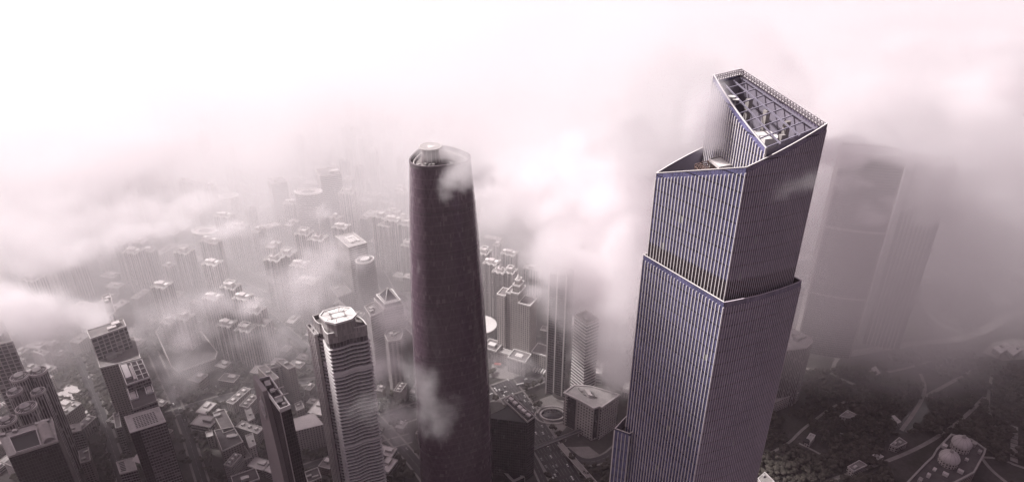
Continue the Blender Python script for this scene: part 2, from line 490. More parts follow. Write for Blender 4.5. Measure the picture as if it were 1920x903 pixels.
# dark strip standing in for setback shade, where the upper tier rises out of the terrace
for src, nm in ((ga, 'setback_shade_band'), (gb, 'setback_shade_band'), (gc, 'setback_shade_band')):
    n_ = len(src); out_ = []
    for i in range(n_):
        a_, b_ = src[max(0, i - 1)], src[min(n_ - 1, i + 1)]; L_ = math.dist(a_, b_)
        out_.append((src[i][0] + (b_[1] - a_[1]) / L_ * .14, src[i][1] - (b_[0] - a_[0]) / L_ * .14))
    MB().side(out_, 423.2, 453.5, closed=False).build(nm, M['shade_band'], ct)
# crown wall that divides the low deck from the roof well
n5 = 25
w5 = edge_pts(P5, P1, n5, 1.3)       # outward is towards the low deck
w5 = edge_pts(P1, P5, n5, 1.6)
zt5 = lambda i: 548.2 + (526.8 - 548.2) * i / n5
MB().side(w5, 486.1, zt5, closed=False).build('curtain_wall', M['ctf_left'], ct)
m = MB(); ribs(m, w5, 486.1, lambda i: zt5(i) - 3.0, .5, .6); m.build('mullion_ribs', M['fin_white'], ct)
m = MB()
for i in range(n5): m.bar((*w5[i], zt5(i)), (*w5[i + 1], zt5(i + 1)), .55, .35)
m.bar((*w5[-1], 519.5), (*w5[-1], zt5(n5)), .7)
m.build('rim_cap', M['fin_white'], ct)
wi = [(x + .95, y + .35) for x, y in w5]
MB().side(wi[::-1], 498.1, lambda i: zt5(n5 - i) - .2, closed=False).build('crown_inner_wall', M['well'], ct)
MB().side([w5[-1], wi[-1]], 486.1, 526.6, closed=False).build('crown_end_wall', M['pale'], ct)
# low deck
deckB = ga[:-1] + [N_B] + [p for p in gb if (p[0] - N_B[0]) < 9.5][1:] + [P5] + w5[::-1] + ge[1:-1]
lowdeck = ccw(offset(ccw([L_B, N_B, P5] + w5[::-1][1:]), -.5))
MB().cap(lowdeck, 486.0).build('terrace_deck', M['roofdark'], ct)
bi = offset(ccw([P1, L_B, N_B, P5]), -.6)
iL = [(p[0] + .55, p[1] + .3) for p in ga]
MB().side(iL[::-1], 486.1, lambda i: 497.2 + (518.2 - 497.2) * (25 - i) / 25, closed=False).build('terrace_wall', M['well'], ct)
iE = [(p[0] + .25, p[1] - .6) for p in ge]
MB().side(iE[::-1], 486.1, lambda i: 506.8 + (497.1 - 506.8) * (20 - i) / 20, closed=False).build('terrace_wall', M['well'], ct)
# white platform with its frame, and the pipework beside it
slab = ccw([tuple(at_z(x, y, 509.0))[:2] for x, y in ((1331, 299), (1364, 292), (1391, 306), (1349, 314))])
MB().prism(slab, 508.3, 509.0, bottom=True).build('roof_platform', M['white'], ct)
MB().ring(offset(slab, .5), slab, 508.2, 509.6).build('platform_frame', M['pale'], ct)
m = MB()
for p in scale_poly(slab, .9): m.bar((*p, 486), (*p, 508.3), .7)
m.build('platform_legs', M['metal'], ct)
pq = [tuple(at_z(x, y, 505.5))[:2] for x, y in ((1304, 307), (1330, 300), (1348, 316), (1316, 316))]
m = MB()
for i in range(7):
    a = bil(pq, i / 6, 0.05); b = bil(pq, i / 6, .95); m.bar((*a, 504 + (i % 3) * .6), (*b, 503.5 + (i % 2)), .45)
for i in range(5):
    a = bil(pq, 0, i / 4); b = bil(pq, 1, i / 4); m.bar((*a, 505.2), (*b, 505.2), .4)
    m.bar((*a, 486), (*a, 505.2), .5); m.bar((*b, 486), (*b, 505.2), .5)
m.build('pipe_rack', M['brown'] if False else plain('rust_steel', (.22, .15, .13), 0.7), ct)
m = MB(); rr = random.Random(3)
for i in range(9):
    p = tuple(at_z(1252 + i * 7.5, 316 - i * 3.6 + rr.uniform(0, 4), 492))[:2]
    m.box((p[0], p[1], 486), (rr.uniform(2, 4), rr.uniform(1.5, 3), rr.uniform(3, 8)), .5)
m.build('deck_machinery', M['metal'], ct)
# roof well
W4 = [P1, P2, R_B, P5]
Z4 = [547.2, 549.6, 534.0, 526.0]
def well(s, t, dz=0.0):
    x, y = bil(W4, s, t)
    za = Z4[0] + (Z4[1] - Z4[0]) * s; zb = Z4[3] + (Z4[2] - Z4[3]) * s
    return (x, y, za + (zb - za) * t + dz)
wellpoly = ccw([bil(W4, .03, .015), bil(W4, .97, .015), bil(W4, .97, .985), bil(W4, .03, .985)])
MB().cap(wellpoly, 511).build('roof_well_deck', plain('well_deck', (.46, .42, .44), .8, .4, .1), ct)
for nm, a, b, za, zb in (('roof_well_wall', (.965, .01), (.965, .985), 545.8, 530.6), ('roof_well_wall', (.03, .018), (.965, .018), 542.5, 545.5), ('roof_well_wall', (.965, .982), (.04, .982), 533.6, 525.3)):
    p, q = bil(W4, *a), bil(W4, *b)
    MB().side([q, p], 507.0, lambda i: zb if i == 0 else za, closed=False).build(nm, M['well'], ct)
m = MB()
for s in (.34, .68):
    m.bar(well(s, .03, -4.2), well(s, .97, -4.2), .65, .7)
for i in range(8):
    t = .10 + i * .115
    m.bar(well(.04, t, -4.6), well(.95, t, -4.6), .55, .6)
m.bar(well(.05, .02, -3.9), well(.05, .97, -3.9), .5, .6); m.bar(well(.94, .02, -3.9), well(.94, .97, -3.9), .5, .6)
m.build('beam_grid', M['beam'], ct)
for s, t in ((.62, .30), (.70, .50), (.80, .70), (.52, .82)):
    p = well(s, t); MB().box((p[0], p[1], 506), (2.6, 2.6, p[2] - 506 - 5.5), .4).build('roof_column', M['concrete'], ct)
ang = math.atan2(P5[1] - P1[1], P5[0] - P1[0])
def well_box(s, t, sz, mat, nm, z=511.0):
    p = bil(W4, s, t); MB().box((p[0], p[1], z), sz, ang).build(nm, M[mat], ct)
well_box(.42, .70, (12, 9.5, 15), 'white', 'lift_overrun'); well_box(.36, .50, (12, 8, 13), 'white', 'plant_room')
well_box(.16, .42, (3, 3, 17), 'white', 'vent_stack'); well_box(.10, .36, (5, 3, 18), 'pale', 'vent_stack')
well_box(.60, .88, (9, 4, 9), 'brown', 'cooling_tower'); well_box(.28, .90, (6, 4, 10), 'metal', 'plant_room'); well_box(.5, .42, (8, 5, 3.5), 'metal', 'air_handler')
well_box(.75, .86, (6, 3, 7), 'metal', 'air_handler'); well_box(.7, .6, (10, 3, 4), 'metal', 'air_handler'); well_box(.22, .12, (5, 4, 4), 'metal', 'air_handler', 534.0)
for s, t, r_ in ((.10, .30, 1.9), (.14, .35, 1.5)):
    p = well(s, t, -1.0)
    MB().cyl(p, r_, p[2], p[2] + .5, 14, r1=r_ * 1.15).build('dish_aerial', M['white'], ct)
    MB().box((p[0], p[1], 506), (.5, .5, p[2] - 506)).build('aerial_mast', M['metal'], ct)
# rail and lattice round the crown
M['rail'] = plain('rail_steel', (.24, .21, .23), .5, .15, .2)
def lattice(p, q, za, zb, n, inx, iny):
    m = MB()
    for i in range(n + 1):
        t = i / n; x, y = p[0] + (q[0] - p[0]) * t, p[1] + (q[1] - p[1]) * t; z = za + (zb - za) * t
        m.box((x, y, z - .1), (.32, .32, 3.1)); m.box((x + inx, y + iny, z - .1), (.3, .3, 2.4))
        m.bar((x, y, z + 2.8), (x + inx, y + iny, z + 2.2), .22)
    for k, dz in ((0, .8), (0, 1.8), (0, 2.9), (1, 2.2)):
        m.bar((p[0] + inx * k, p[1] + iny * k, za + dz), (q[0] + inx * k, q[1] + iny * k, zb + dz), .28)
    m.build('crown_railing', M['rail'], ct)
lattice(R_B, P2, 531.5, 546.6, 30, -1.6, -.7)
lattice(P2, P1, 546.6, 544.6, 12, .7, -1.5)
# lower shoulder block at the left foot
sh = [(70.0, 351.5), (79.2, 346.5), (96, 361.5), (86, 371.5)]
zs = 312.0
m0 = edge_pts(sh[0], sh[1], 4, 0)
for a, b, n in ((sh[3], sh[0], 9), (sh[0], sh[1], 4), (sh[1], sh[2], 8), (sh[2], sh[3], 6)):
    tower_face(ct, a, b, n, 0, zs, zs, 0, 'ctf_left', 'fin_white', .46, .6, gap=2.0)
MB().cap(ccw(offset(ccw(sh), -.5)), zs - 7).build('shoulder_roof', M['roofdark'], ct)
MB().side(offset(ccw(sh), -.55)[::-1], zs - 7, zs - .1).build('shoulder_wall', M['well'], ct)

# ================================================================== rounded dark tower
M['smoke'] = plain('smoke_stone', (.16, .135, .145), .6)
ic = (-63.0, 553.0)
def tri(r, n=72, k=.085, c=ic):
    out = []
    for i in range(n):
        a = 2 * math.pi * i / n
        rr_ = r * (1 - k + k * math.cos(3 * (a - math.pi / 2 - .32)))
        out.append((c[0] + rr_ * math.cos(a), c[1] + rr_ * math.sin(a)))
    return out
it = root('skyscraper', (*ic, 0), 'dark smoked glass skyscraper with rounded corners and a round helipad on top', 'skyscraper')
prof = [(0, 42.0), (60, 42.2), (120, 41.6), (180, 40.4), (240, 38.8), (300, 36.4), (350, 33.6), (390, 30.9), (415, 29.0), (431, 27.8)]
m = MB(); nn_ = 72
for (z0, r0), (z1, r1) in zip(prof[:-1], prof[1:]):
    A, B = tri(r0), tri(r1); u = 0; per = 2 * math.pi * 38 / nn_
    for i in range(nn_):
        j = (i + 1) % nn_
        m.face([(*A[i], z0), (*A[j], z0), (*B[j], z1), (*B[i], z1)], 0, [(i * per, z0), ((i + 1) * per, z0), ((i + 1) * per, z1), (i * per, z1)])
m.build('curtain_wall', M['ifc'], it, smooth=True)
for z, r in ((300, 36.4), (240, 38.8), (180, 40.4), (120, 41.6), (60, 42.2), (350, 33.6), (390, 30.9)):
    MB().ring(tri(r + .12), tri(r - .3), z - .35, z + .35).build('floor_belt', plain('smoke_steel', (.09, .07, .082), .4) if z == 300 else bpy.data.materials['smoke_steel'], it)
MB().ring(tri(28.0), tri(26.6), 429, 432.2).build('parapet', M['smoke'], it)
MB().cap(tri(27.0), 427.5).build('roof', M['roof'], it)
m = MB().ring(tri(24.6), tri(23.6), 427.6, 429.6); m.build('gondola_track', M['pale'], it)
hc = (-69.5, 551.5)
MB().cyl(hc, 8.4, 427.6, 439.5, 28, r1=6.8).build('helipad_drum', plain('drum', (.17, .13, .14), .7, .3), it)
MB().cyl(hc, 6.8, 439.5, 441.2, 32, r1=8.7).build('helipad', M['concrete'], it)
MB().ring([(hc[0] + 9.7 * math.cos(2 * math.pi * i / 36), hc[1] + 9.7 * math.sin(2 * math.pi * i / 36)) for i in range(36)],
          [(hc[0] + 8.8 * math.cos(2 * math.pi * i / 36), hc[1] + 8.8 * math.sin(2 * math.pi * i / 36)) for i in range(36)], 440.6, 441.6).build('helipad_rim', M['pale'], it)
tr = [(hc[0] + 4.4 * math.cos(a), hc[1] + 4.4 * math.sin(a)) for a in (.2, .2 + 2.094, .2 + 4.189)]
MB().prism(ccw(tr), 441.2, 441.26).build('helipad_marking', M['white'], it)
rr = random.Random(11)
for i in range(7):
    a = rr.uniform(-2.6, .6); r_ = rr.uniform(13, 21)
    MB().box((ic[0] + r_ * math.cos(a), ic[1] + r_ * math.sin(a), 427.6), (rr.uniform(2, 4), rr.uniform(1.5, 3), rr.uniform(1.2, 2.6)), a).build('air_handler', M['metal'], it)
for i in range(5):
    a = -.5 - i * .45; p = (hc[0] + 8.4 * math.cos(a), hc[1] + 8.4 * math.sin(a))
    MB().bar((hc[0] + 8.5 * math.cos(a), hc[1] + 8.5 * math.sin(a), 428), (p[0], p[1], 440.5), .5).build('helipad_strut', M['metal'], it)

# ================================================================== white tower with scalloped floors
zN = 290.0
wN, wR, wL = [Vector(at_z(x, y, zN)[:2]) for x, y in ((613.5, 631), (691, 612), (583, 595))]
e1 = wR - wN; e2 = wL - wN
def wpt(s, t): p = wN + e1 * s + e2 * t; return (p.x, p.y)
def scallop(grow, n=14):
    out = []
    L1, L2 = e1.length, e2.length
    u1, u2 = e1 / L1, e2 / L2
    for k in range(4):
        for i in range(n):
            f = i / n
            wv = .9 * math.sin(f * 2 * math.pi * 1.5 - .6) * math.sin(f * math.pi) ** .5 if 0 < f < 1 else 0
            notch = 2.6 * max(0, 1 - abs(f - .52) / .05) if k in (1, 3) else 0
            g = grow + wv - notch
            if k == 0: p = wN + e1 * f - u2 * g + u1 * (-grow if i == 0 else 0)
            elif k == 1: p = wN + e1 + e2 * f + u1 * g - u2 * (grow if i == 0 else 0)
            elif k == 2: p = wN + e1 * (1 - f) + e2 + u2 * g + u1 * (grow if i == 0 else 0)
            else: p = wN + e2 * (1 - f) - u1 * g + u2 * (grow if i == 0 else 0)
            out.append((p.x, p.y))
    return ccw(out)
wt = root('office_tower', (*wpt(.5, .5), 0), 'white tower with scalloped projecting floors and a pale octagonal cap', 'office tower')
core = scale_poly(scallop(0.0), .925)
MB().side(core, 0, 281).build('glass_core', facade('white_tower_glass', (.34, .315, .31), (.12, .108, .115), 3.0, 4.2, (0.06, 0.94), (0, 1.01)), wt)
slab0 = None
sl = scallop(.25); wl = plain('white_cladding', (.80, .765, .755), .55, .14, .05)
for i in range(62):
    z = 18 + i * 4.2
    if slab0 is None:
        slab0 = MB().ring(sl, scale_poly(sl, .90), z, z + 1.15).cap(sl, z, flip=True).build('floor_band', wl, wt)
    else:
        c_ = slab0.copy(); COL.objects.link(c_); c_.parent = wt; c_.location = (0, 0, i * 4.2)
for z, hh in ((243.5, 6.5), (158.6, 2.4), (75, 5)):
    MB().side(scallop(-.35), z, z + hh).build('plant_floor_band', wl, wt)
slt = scale_poly(scallop(-.2), .955)
MB().side(slt, 281, 291.5).build('penthouse_wall', facade('slatted_screen', (.62, .58, .565), (.36, .33, .33), 1.1, 5.2, (0.4, 1.0), (0.12, 1.0), blinds=0), wt)
MB().cap(scale_poly(slt, .99), 288.5).build('roof', M['roof'], wt)
MB().ring(scale_poly(slt, 1.012), scale_poly(slt, .97), 291.5, 292.3).build('parapet', M['white'], wt)
oc_px = [(598, 592), (605, 583), (636, 574), (657, 576), (669, 589), (660, 598), (629, 607), (609, 602)]
oz = 303.0
oc = ccw([tuple(at_z(x, y, oz))[:2] for x, y in oc_px]); occ = centroid(oc)
MB().side(scale_poly(oc, .9), 288.5, oz - 1).build('crown_drum', facade('drum_screen', (.58, .545, .53), (.33, .30, .30), .9, 14, (0.5, 1.0), (0, 1.0), blinds=0), wt)
MB().prism(scale_poly(oc, .985), oz - 1.2, oz - .4, bottom=True).build('crown_roof', M['white'], wt)
MB().ring(oc, scale_poly(oc, .93), oz - 1.6, oz + .5).build('crown_rim', M['white'], wt)
m = MB(); inn = scale_poly(oc, .34)
for i in range(8):
    m.bar((*inn[i], oz), (*scale_poly(oc, .93)[i], oz), .25)
    j = (i + 1) % 8
    for f in (.33, .66):
        a = [inn[i][q_] * (1 - f) + inn[j][q_] * f for q_ in (0, 1)]; b0 = scale_poly(oc, .93); b = [b0[i][q_] * (1 - f) + b0[j][q_] * f for q_ in (0, 1)]
        m.bar((*a, oz - .1), (*b, oz - .1), .16)
m.build('crown_ribs', M['concrete'], wt)
m = MB(); sq = sub([wpt(.3, .68), wpt(.7, .68), wpt(.7, .34), wpt(.3, .34)], 0, 1, 0, 1)
sq = rect(occ, 12, 8, math.atan2(e1.y, e1.x))
for i in range(4): m.bar((*sq[i], oz + .3), (*sq[(i + 1) % 4], oz + .3), .4)
for p in sq: m.box((p[0], p[1], oz - .4), (1, 1, 1.3))
m.build('cradle_rail', M['concrete'], wt)
# slimmer rear wing on the left
rw = ccw([wpt(-.10, .60), wpt(0.0, .60), wpt(0.0, 1.12), wpt(-.10, 1.12)])
MB().prism(rw, 0, 279).build('rear_wing', M['resid_c'], wt)
MB().ring(offset(rw, .2), offset(rw, -.4), 279, 281).build('parapet', M['white'], wt)

# ================================================================== tower with a curved blade on its flank
q9 = roofquad(((483, 711), (506, 705), (544.5, 760), (525, 768)), 232.0)
b9 = root('office_tower', (*centroid(q9), 0), 'slim grey tower with a curved blade wall and an outlined emblem near its top', 'office tower')
# taper: wider at the foot
def q9z(z):
    k = 1 + .30 * (232 - z) / 232
    return scale_poly(q9, k)
m = MB(); zs9 = [0, 60, 120, 180, 232]
for z0, z1 in zip(zs9[:-1], zs9[1:]):
    A, B = ccw(q9z(z0)), ccw(q9z(z1)); u = 0
    for i in range(4):
        j = (i + 1) % 4; L = math.dist(A[i], A[j])
        m.face([(*A[i], z0), (*A[j], z0), (*B[j], z1), (*B[i], z1)], 0, [(u, z0), (u + L, z0), (u + L, z1), (u, z1)]); u += L
m.build('glass_walls', M['officedark'], b9)
MB().cap(ccw(offset(ccw(q9), -.4)), 230).build('roof', M['roofdark'], b9)
MB().ring(offset(ccw(q9), .2), offset(ccw(q9), -.9), 229, 233.2).build('parapet', M['white'], b9)
for s, t, w_, d_, h_ in ((.5, .2, 5, 8, 3), (.5, .42, 4, 6, 2), (.5, .72, 6, 9, 2.5), (.6, .9, 3, 3, 3.5)):
    p = bil(q9, s, t); MB().box((p[0], p[1], 230), (w_, d_, h_), .5).build('plant_room', M['metal'], b9)
for t in (.48, .70):
    a = bil(q9, .2, t); b = bil(q9, 1.45, t); MB().bar((*a, 234), (*b, 234), .9).build('davit_arm', M['pale'], b9)
# blade: on the long left flank, outer edge vertical, near edge bowed
blade = plain('blade_stone', (.33, .30, .30), .5, .16, .02)
m = MB(); N9 = 16
def bl_end(z):
    f = z / 236
    return .50 + .19 * math.sin(math.pi * min(1, f * .95)) ** 1.0 - .04 * f
pa = []; pb = []
for i in range(N9 + 1):
    z = 237 * i / N9; Q = q9z(min(z, 232))
    d = Vector((Q[3][0] - Q[0][0], Q[3][1] - Q[0][1])); n_ = Vector((d.y, -d.x)).normalized()
    if n_.x > 0: n_ = -n_
    s0 = -.02 - .10 * math.sin(math.pi * z / 237) * .6; s1 = bl_end(z)
    f_ = lambda s, off: (Q[0][0] + d.x * s + n_.x * off, Q[0][1] + d.y * s + n_.y * off, z)
    pa.append((f_(s0, 3.4), f_(s1, 4.4))); pb.append((f_(s0, .05), f_(s1, .05)))
for i in range(N9):
    z0, z1 = 237 * i / N9, 237 * (i + 1) / N9
    m.face([pa[i][0], pa[i][1], pa[i + 1][1], pa[i + 1][0]], 0, [(0, z0), (20, z0), (20, z1), (0, z1)])
    m.face([pa[i][1], pb[i][1], pb[i + 1][1], pa[i + 1][1]]); m.face([pb[i][0], pa[i][0], pa[i + 1][0], pb[i + 1][0]])
m.face([pa[-1][0], pa[-1][1], pb[-1][1], pb[-1][0]])
bl_o = m.build('blade_wall', blade, b9)
# emblem: an upright outlined hexagon with a stem above and below
Q = q9z(214); d = Vector((Q[3][0] - Q[0][0], Q[3][1] - Q[0][1])); n_ = Vector((d.y, -d.x)).normalized()
if n_.x > 0: n_ = -n_
d1 = d.normalized(); ep = Vector((Q[0][0], Q[0][1])) + d * .36 + n_ * 5.2
def epx(a, z): return (ep.x + d1.x * a, ep.y + d1.y * a, 214 + z)
m = MB(); hx = [(0, 9), (4.2, 5), (4.2, -5), (0, -9), (-4.2, -5), (-4.2, 5)]
for i in range(6): m.bar(epx(*hx[i]), epx(*hx[(i + 1) % 6]), 1.2)
hx2 = [(0, 5), (2, 2.6), (2, -2.6), (0, -5), (-2, -2.6), (-2, 2.6)]
for i in range(6): m.bar(epx(*hx2[i]), epx(*hx2[(i + 1) % 6]), .5)
m.bar(epx(0, 9), epx(0, 14), .8); m.bar(epx(0, -9), epx(0, -14), .8)
m.build('emblem', M['white'], b9)
MB().bar((*q9z(0)[3], 0), (*q9[3], 232), .7).build('corner_trim', M['pale'], b9)

# ================================================================== dark block beside the rounded tower
qd = roofquad(((955, 742), (962, 738), (1003, 781), (990, 792)), 96.0)
dk = [tuple(at_z(914, 762, 90))[:2], tuple(at_z(1002, 781, 90))[:2]]
n1, n2, n3, n4 = [Vector(at_z(x, y, 92)[:2]) for x, y in ((989, 792), (1003, 782), (958, 741), (947, 764))]
n0 = Vector(at_z(908, 782, 92)[:2])
dp = ccw([tuple(n0), tuple(n1), tuple(n2), tuple(n3), tuple(n4)])
db = root('hotel_block', (*centroid(dp), 0), 'low near-black glass block standing against the rounded dark tower', 'office block')
MB().side(dp, 0, 92).build('walls', M['officedark'], db)
MB().cap(offset(dp, -.3), 91.7).build('roof', M['black'], db)
rp = [tuple(n1), tuple(n2), tuple(n3), tuple(at_z(945, 751, 92)[:2])]
MB().ring(offset(ccw(rp), .15), offset(ccw(rp), -.8), 91.8, 94).build('roof_kerb', M['concrete'], db)
for t in (.12, .3, .5, .66, .85):
    p = bil([rp[3], rp[2], rp[1], rp[0]], .62, t); MB().box((p[0], p[1], 91.8), (4, 6, 3), .8).build('air_handler', M['pale'], db)
lp = [tuple(at_z(x, y, 8))[:2] for x, y in ((931, 871), (955, 862), (984, 893), (962, 903))]
cp = root('glass_canopy', (*centroid(lp), 0), 'low pale framed canopy at the foot of the near-black block', 'canopy')
MB().ring(offset(ccw(lp), 0), offset(ccw(lp), -3.2), 7.2, 8).build('canopy_frame', M['concrete'], cp)
MB().cap(offset(ccw(lp), -3.2), 7.4).build('canopy_glass', M['black'], cp)
for p in lp: MB().box((p[0], p[1], 0), (.6, .6, 7.2)).build('post', M['concrete'], cp)

# ================================================================== the city, building by building
FOOT = []
def keep(q, grow=1.0):
    c = centroid(q); FOOT.append((c[0], c[1], max(math.dist(c, p) for p in q) * grow))
def B(label, pix, h, style='office', cat='office building', name='office_building', roof='roof', plant=3, seed=0, z0=0.0, par=1.3, parm='pale', group=None):
    q = roofquad(pix, h); keep(q)
    return block(name, label, cat, q, h, style, roof, plant, group, z0, par, parm, seed), q
def strip(rt, q, s0, s1, t0, t1, z0, z1, mat, nm):
    MB().prism(ccw(sub(q, s0, s1, t0, t1)), z0, z1, bottom=True).build(nm, M[mat], rt)
def frame(rt, q, s0, s1, t0, t1, z0, z1, wd, mat, nm):
    o = ccw(sub(q, s0, s1, t0, t1)); MB().ring(o, offset(o, -wd), z0, z1).build(nm, M[mat], rt)
for c_, r_ in (((120, 340), 60), (ic, 48), (wpt(.5, .5), 36), (centroid(q9), 40), (centroid(dp), 48)): FOOT.append((*c_, r_))

# --- bottom left: dark tower with a sunken roof court
b, q = B('dark glass tower with a black sunken roof court and a barrel drum', ((-4, 815), (98, 783), (109, 828), (16, 857)), 175, 'officedark', plant=0, parm='concrete', roof='roofpale', name='office_tower', cat='office tower')
MB().cap(ccw(sub(q, .17, .66, .30, .92)), 175.05).build('roof_court', M['black'], b)
frame(b, q, .155, .675, .27, .95, 175, 176.6, .8, 'pale', 'court_kerb')
p0, p1 = bil(q, .80, .15), bil(q, .84, .88)
d = Vector((p1[0] - p0[0], p1[1] - p0[1])); L = d.length; d.normalize(); nx_, ny_ = d.y, -d.x
m = MB(); n = 12; rw_ = 4.6
for k in range(10):
    f0, f1 = k / 10, (k + 1) / 10
    for i in range(n):
        a0, a1 = math.pi * i / n, math.pi * (i + 1) / n
        g = lambda f, a: (p0[0] + d.x * L * f + nx_ * rw_ * math.cos(a), p0[1] + d.y * L * f + ny_ * rw_ * math.cos(a), 175 + rw_ * math.sin(a) * (1 if k % 2 else .94))
        m.face([g(f0, a0), g(f0, a1), g(f1, a1), g(f1, a0)])
for f in (0, 1):
    m.face([(p0[0] + d.x * L * f + nx_ * rw_ * math.cos(math.pi * i / n), p0[1] + d.y * L * f + ny_ * rw_ * math.cos(math.pi * i / n), 175 + rw_ * .94 * math.sin(math.pi * i / n)) for i in range(n + 1)])
m.build('barrel_drum', M['concrete'], b)
for s, t in ((.08, .06), (.30, .05), (.72, .05), (.83, .02), (.9, .05)):
    p = bil(q, s, t + .04); MB().box((p[0], p[1], 175), (4, 2.4, 2.4), .3).build('air_handler', M['metal'], b)
# faint raised sign letters under the roof edge (unreadable in the haze)
m = MB(); a, c2 = Vector(bil(q, .42, 1.0)), Vector(bil(q, .90, 1.0)); e = (c2 - a) / 9; un = e.normalized(); on = Vector((un.y, -un.x))
if on.y > 0: on = -on
for i in range(9):
    o = a + e * i + on * .6
    g = lambda x_, z_: (o.x + un.x * x_, o.y + un.y * x_, 168.5 + z_)
    if i == 0:
        for j in range(10):
            t0, t1 = j * .628, (j + 1) * .628
            m.bar(g(1.6 + 1.7 * math.cos(t0), 1.9 + 1.9 * math.sin(t0)), g(1.6 + 1.7 * math.cos(t1), 1.9 + 1.9 * math.sin(t1)), .5)
    elif i > 1:
        m.bar(g(.4, 0), g(.4, 2.7), .4); m.bar(g(.4, 2.7 if i % 2 else 1.3), g(1.9, 2.7 if i % 3 else 1.3), .4)
        if i % 3: m.bar(g(1.9, 0), g(1.9, 2.7), .4)
m.build('sign_lettering', M['darkmetal'], b)
for s in (.25, .6, .9):
    p = bil(q, 1.02, s); MB().box((p[0], p[1], 0), (1.0, 1.0, 174), .3).build('corner_pilaster', M['concrete'], b)

# --- lobed hotel towers
lob = [(38, 707, 20), (72, 697, 19), (28, 735, 16), (50, 765, 21), (14, 790, 18), (72, 735, 15)]
c0 = at_z(45, 745, 150)
lt = root('hotel_tower', (c0.x, c0.y, 0), 'lobed cluster of rounded ribbed shafts with ringed roofs behind the dark court tower', 'hotel tower')
for x, y, r in lob:
    c = at_z(x, y, 150); rr_ = r * c.length / 1280 * .82
    rr_ = r * 590 / 1280
    FOOT.append((c.x, c.y, rr_))
    sh_ = MB(); sh_.cyl(c, rr_, 0, 150, 22); o = sh_.build('round_shaft', M['fins'], lt)
    ring = [(c.x + rr_ * 1.03 * math.cos(2 * math.pi * i / 24), c.y + rr_ * 1.03 * math.sin(2 * math.pi * i / 24)) for i in range(24)]
    MB().ring(ring, scale_poly(ring, .90), 149.4, 152.2).build('ring_parapet', M['pale'], o)
    MB().cyl((c.x - rr_ * .2, c.y + rr_ * .1), rr_ * .5, 150, 153.5, 14).build('roof_lantern', M['roofpale'], o)
    MB().box((c.x + rr_ * .3, c.y - rr_ * .3, 150), (rr_ * .5, rr_ * .3, 2.4), .7).build('plant_room', M['metal'], o)
# --- left edge pale grid tower under cloud
b, q = B('pale grid-fronted tower at the very edge with its top in cloud', ((-52, 612), (6, 602), (24, 640), (-36, 652)), 165, 'grid', plant=2, name='apartment_tower', cat='apartment tower')
# --- stepped grid slab with a lower front terrace
b, q = B('long slab with a bright gridded front and a framed roof edge beside the low cloud', ((163, 620), (231, 598), (237, 612), (170, 636)), 152, 'grid', plant=2, name='apartment_slab', cat='apartment block')
b, q = B('lower terrace block with a bright parapet frame before the gridded slab', ((176, 655), (252, 632), (264, 672), (188, 690)), 120, 'brown', plant=2, roof='roof', name='terrace_block', cat='apartment block')
strip(b, q, .35, .62, .1, .62, 120, 123, 'concrete', 'plant_room')
frame(b, q, .28, .52, .1, .5, 120, 124.5, .6, 'pale', 'roof_frame')
b, q = B('thin bright tower standing behind the long gridded slab', ((191, 556), (206, 550), (217, 586), (202, 594)), 125, 'resid_c', plant=2, name='apartment_tower', cat='apartment tower')
# --- stepped pair with framed roof pits
b, q = B('tower with a square lattice roof frame and white machinery before the terrace block', ((223, 684), (266, 674), (281, 707), (238, 722)), 138, 'office', plant=0, roof='roofdark', parm='white', name='office_tower', cat='office tower')
for s in (.5, .75): MB().bar((*bil(q, s, .05), 139), (*bil(q, s, .95), 139), .8).build('roof_beam', M['white'], b)
for t in (.25, .5, .75): MB().bar((*bil(q, .5, t), 139.1), (*bil(q, .96, t), 139.1), .8).build('roof_beam', M['white'], b)
strip(b, q, .06, .32, .1, .75, 138, 140.5, 'white', 'cooling_tower'); strip(b, q, .36, .47, .2, .9, 138, 140, 'pale', 'plant_room')
b, q = B('lower roof with two framed side pits stepping down toward the skylight roof', ((236, 728), (283, 713), (295, 752), (250, 768)), 126, 'office', plant=0, roof='roofdark', parm='concrete', name='office_building')
frame(b, q, .03, .36, .1, .62, 126, 128.5, .9, 'white', 'roof_pit_frame'); frame(b, q, .68, .99, .05, .6, 126, 128.5, .9, 'white', 'roof_pit_frame')
strip(b, q, .08, .28, .2, .55, 126, 127.5, 'pale', 'plant_room'); strip(b, q, .74, .92, .12, .52, 126, 127.5, 'pale', 'plant_room')
# --- skylight roof
b, q = B('grey tower whose pale flat roof carries a grid of small dark skylights', ((233, 781), (298, 762), (311, 790), (244, 811)), 148, 'officedark', plant=0, roof='roofpale', parm='pale', par=.6, name='office_tower', cat='office tower')
for i in range(8):
    for j in range(7):
        s, t = .2 + i * .08, .2 + j * .1
        MB().cap(ccw(sub(q, s, s + .055, t, t + .062)), 148.12).build('skylight', M['black'], b)
MB().prism(ccw(sub(q, .26, .98, 1.0, 1.03)), 40, 146).build('facade_panel', M['office'], b)
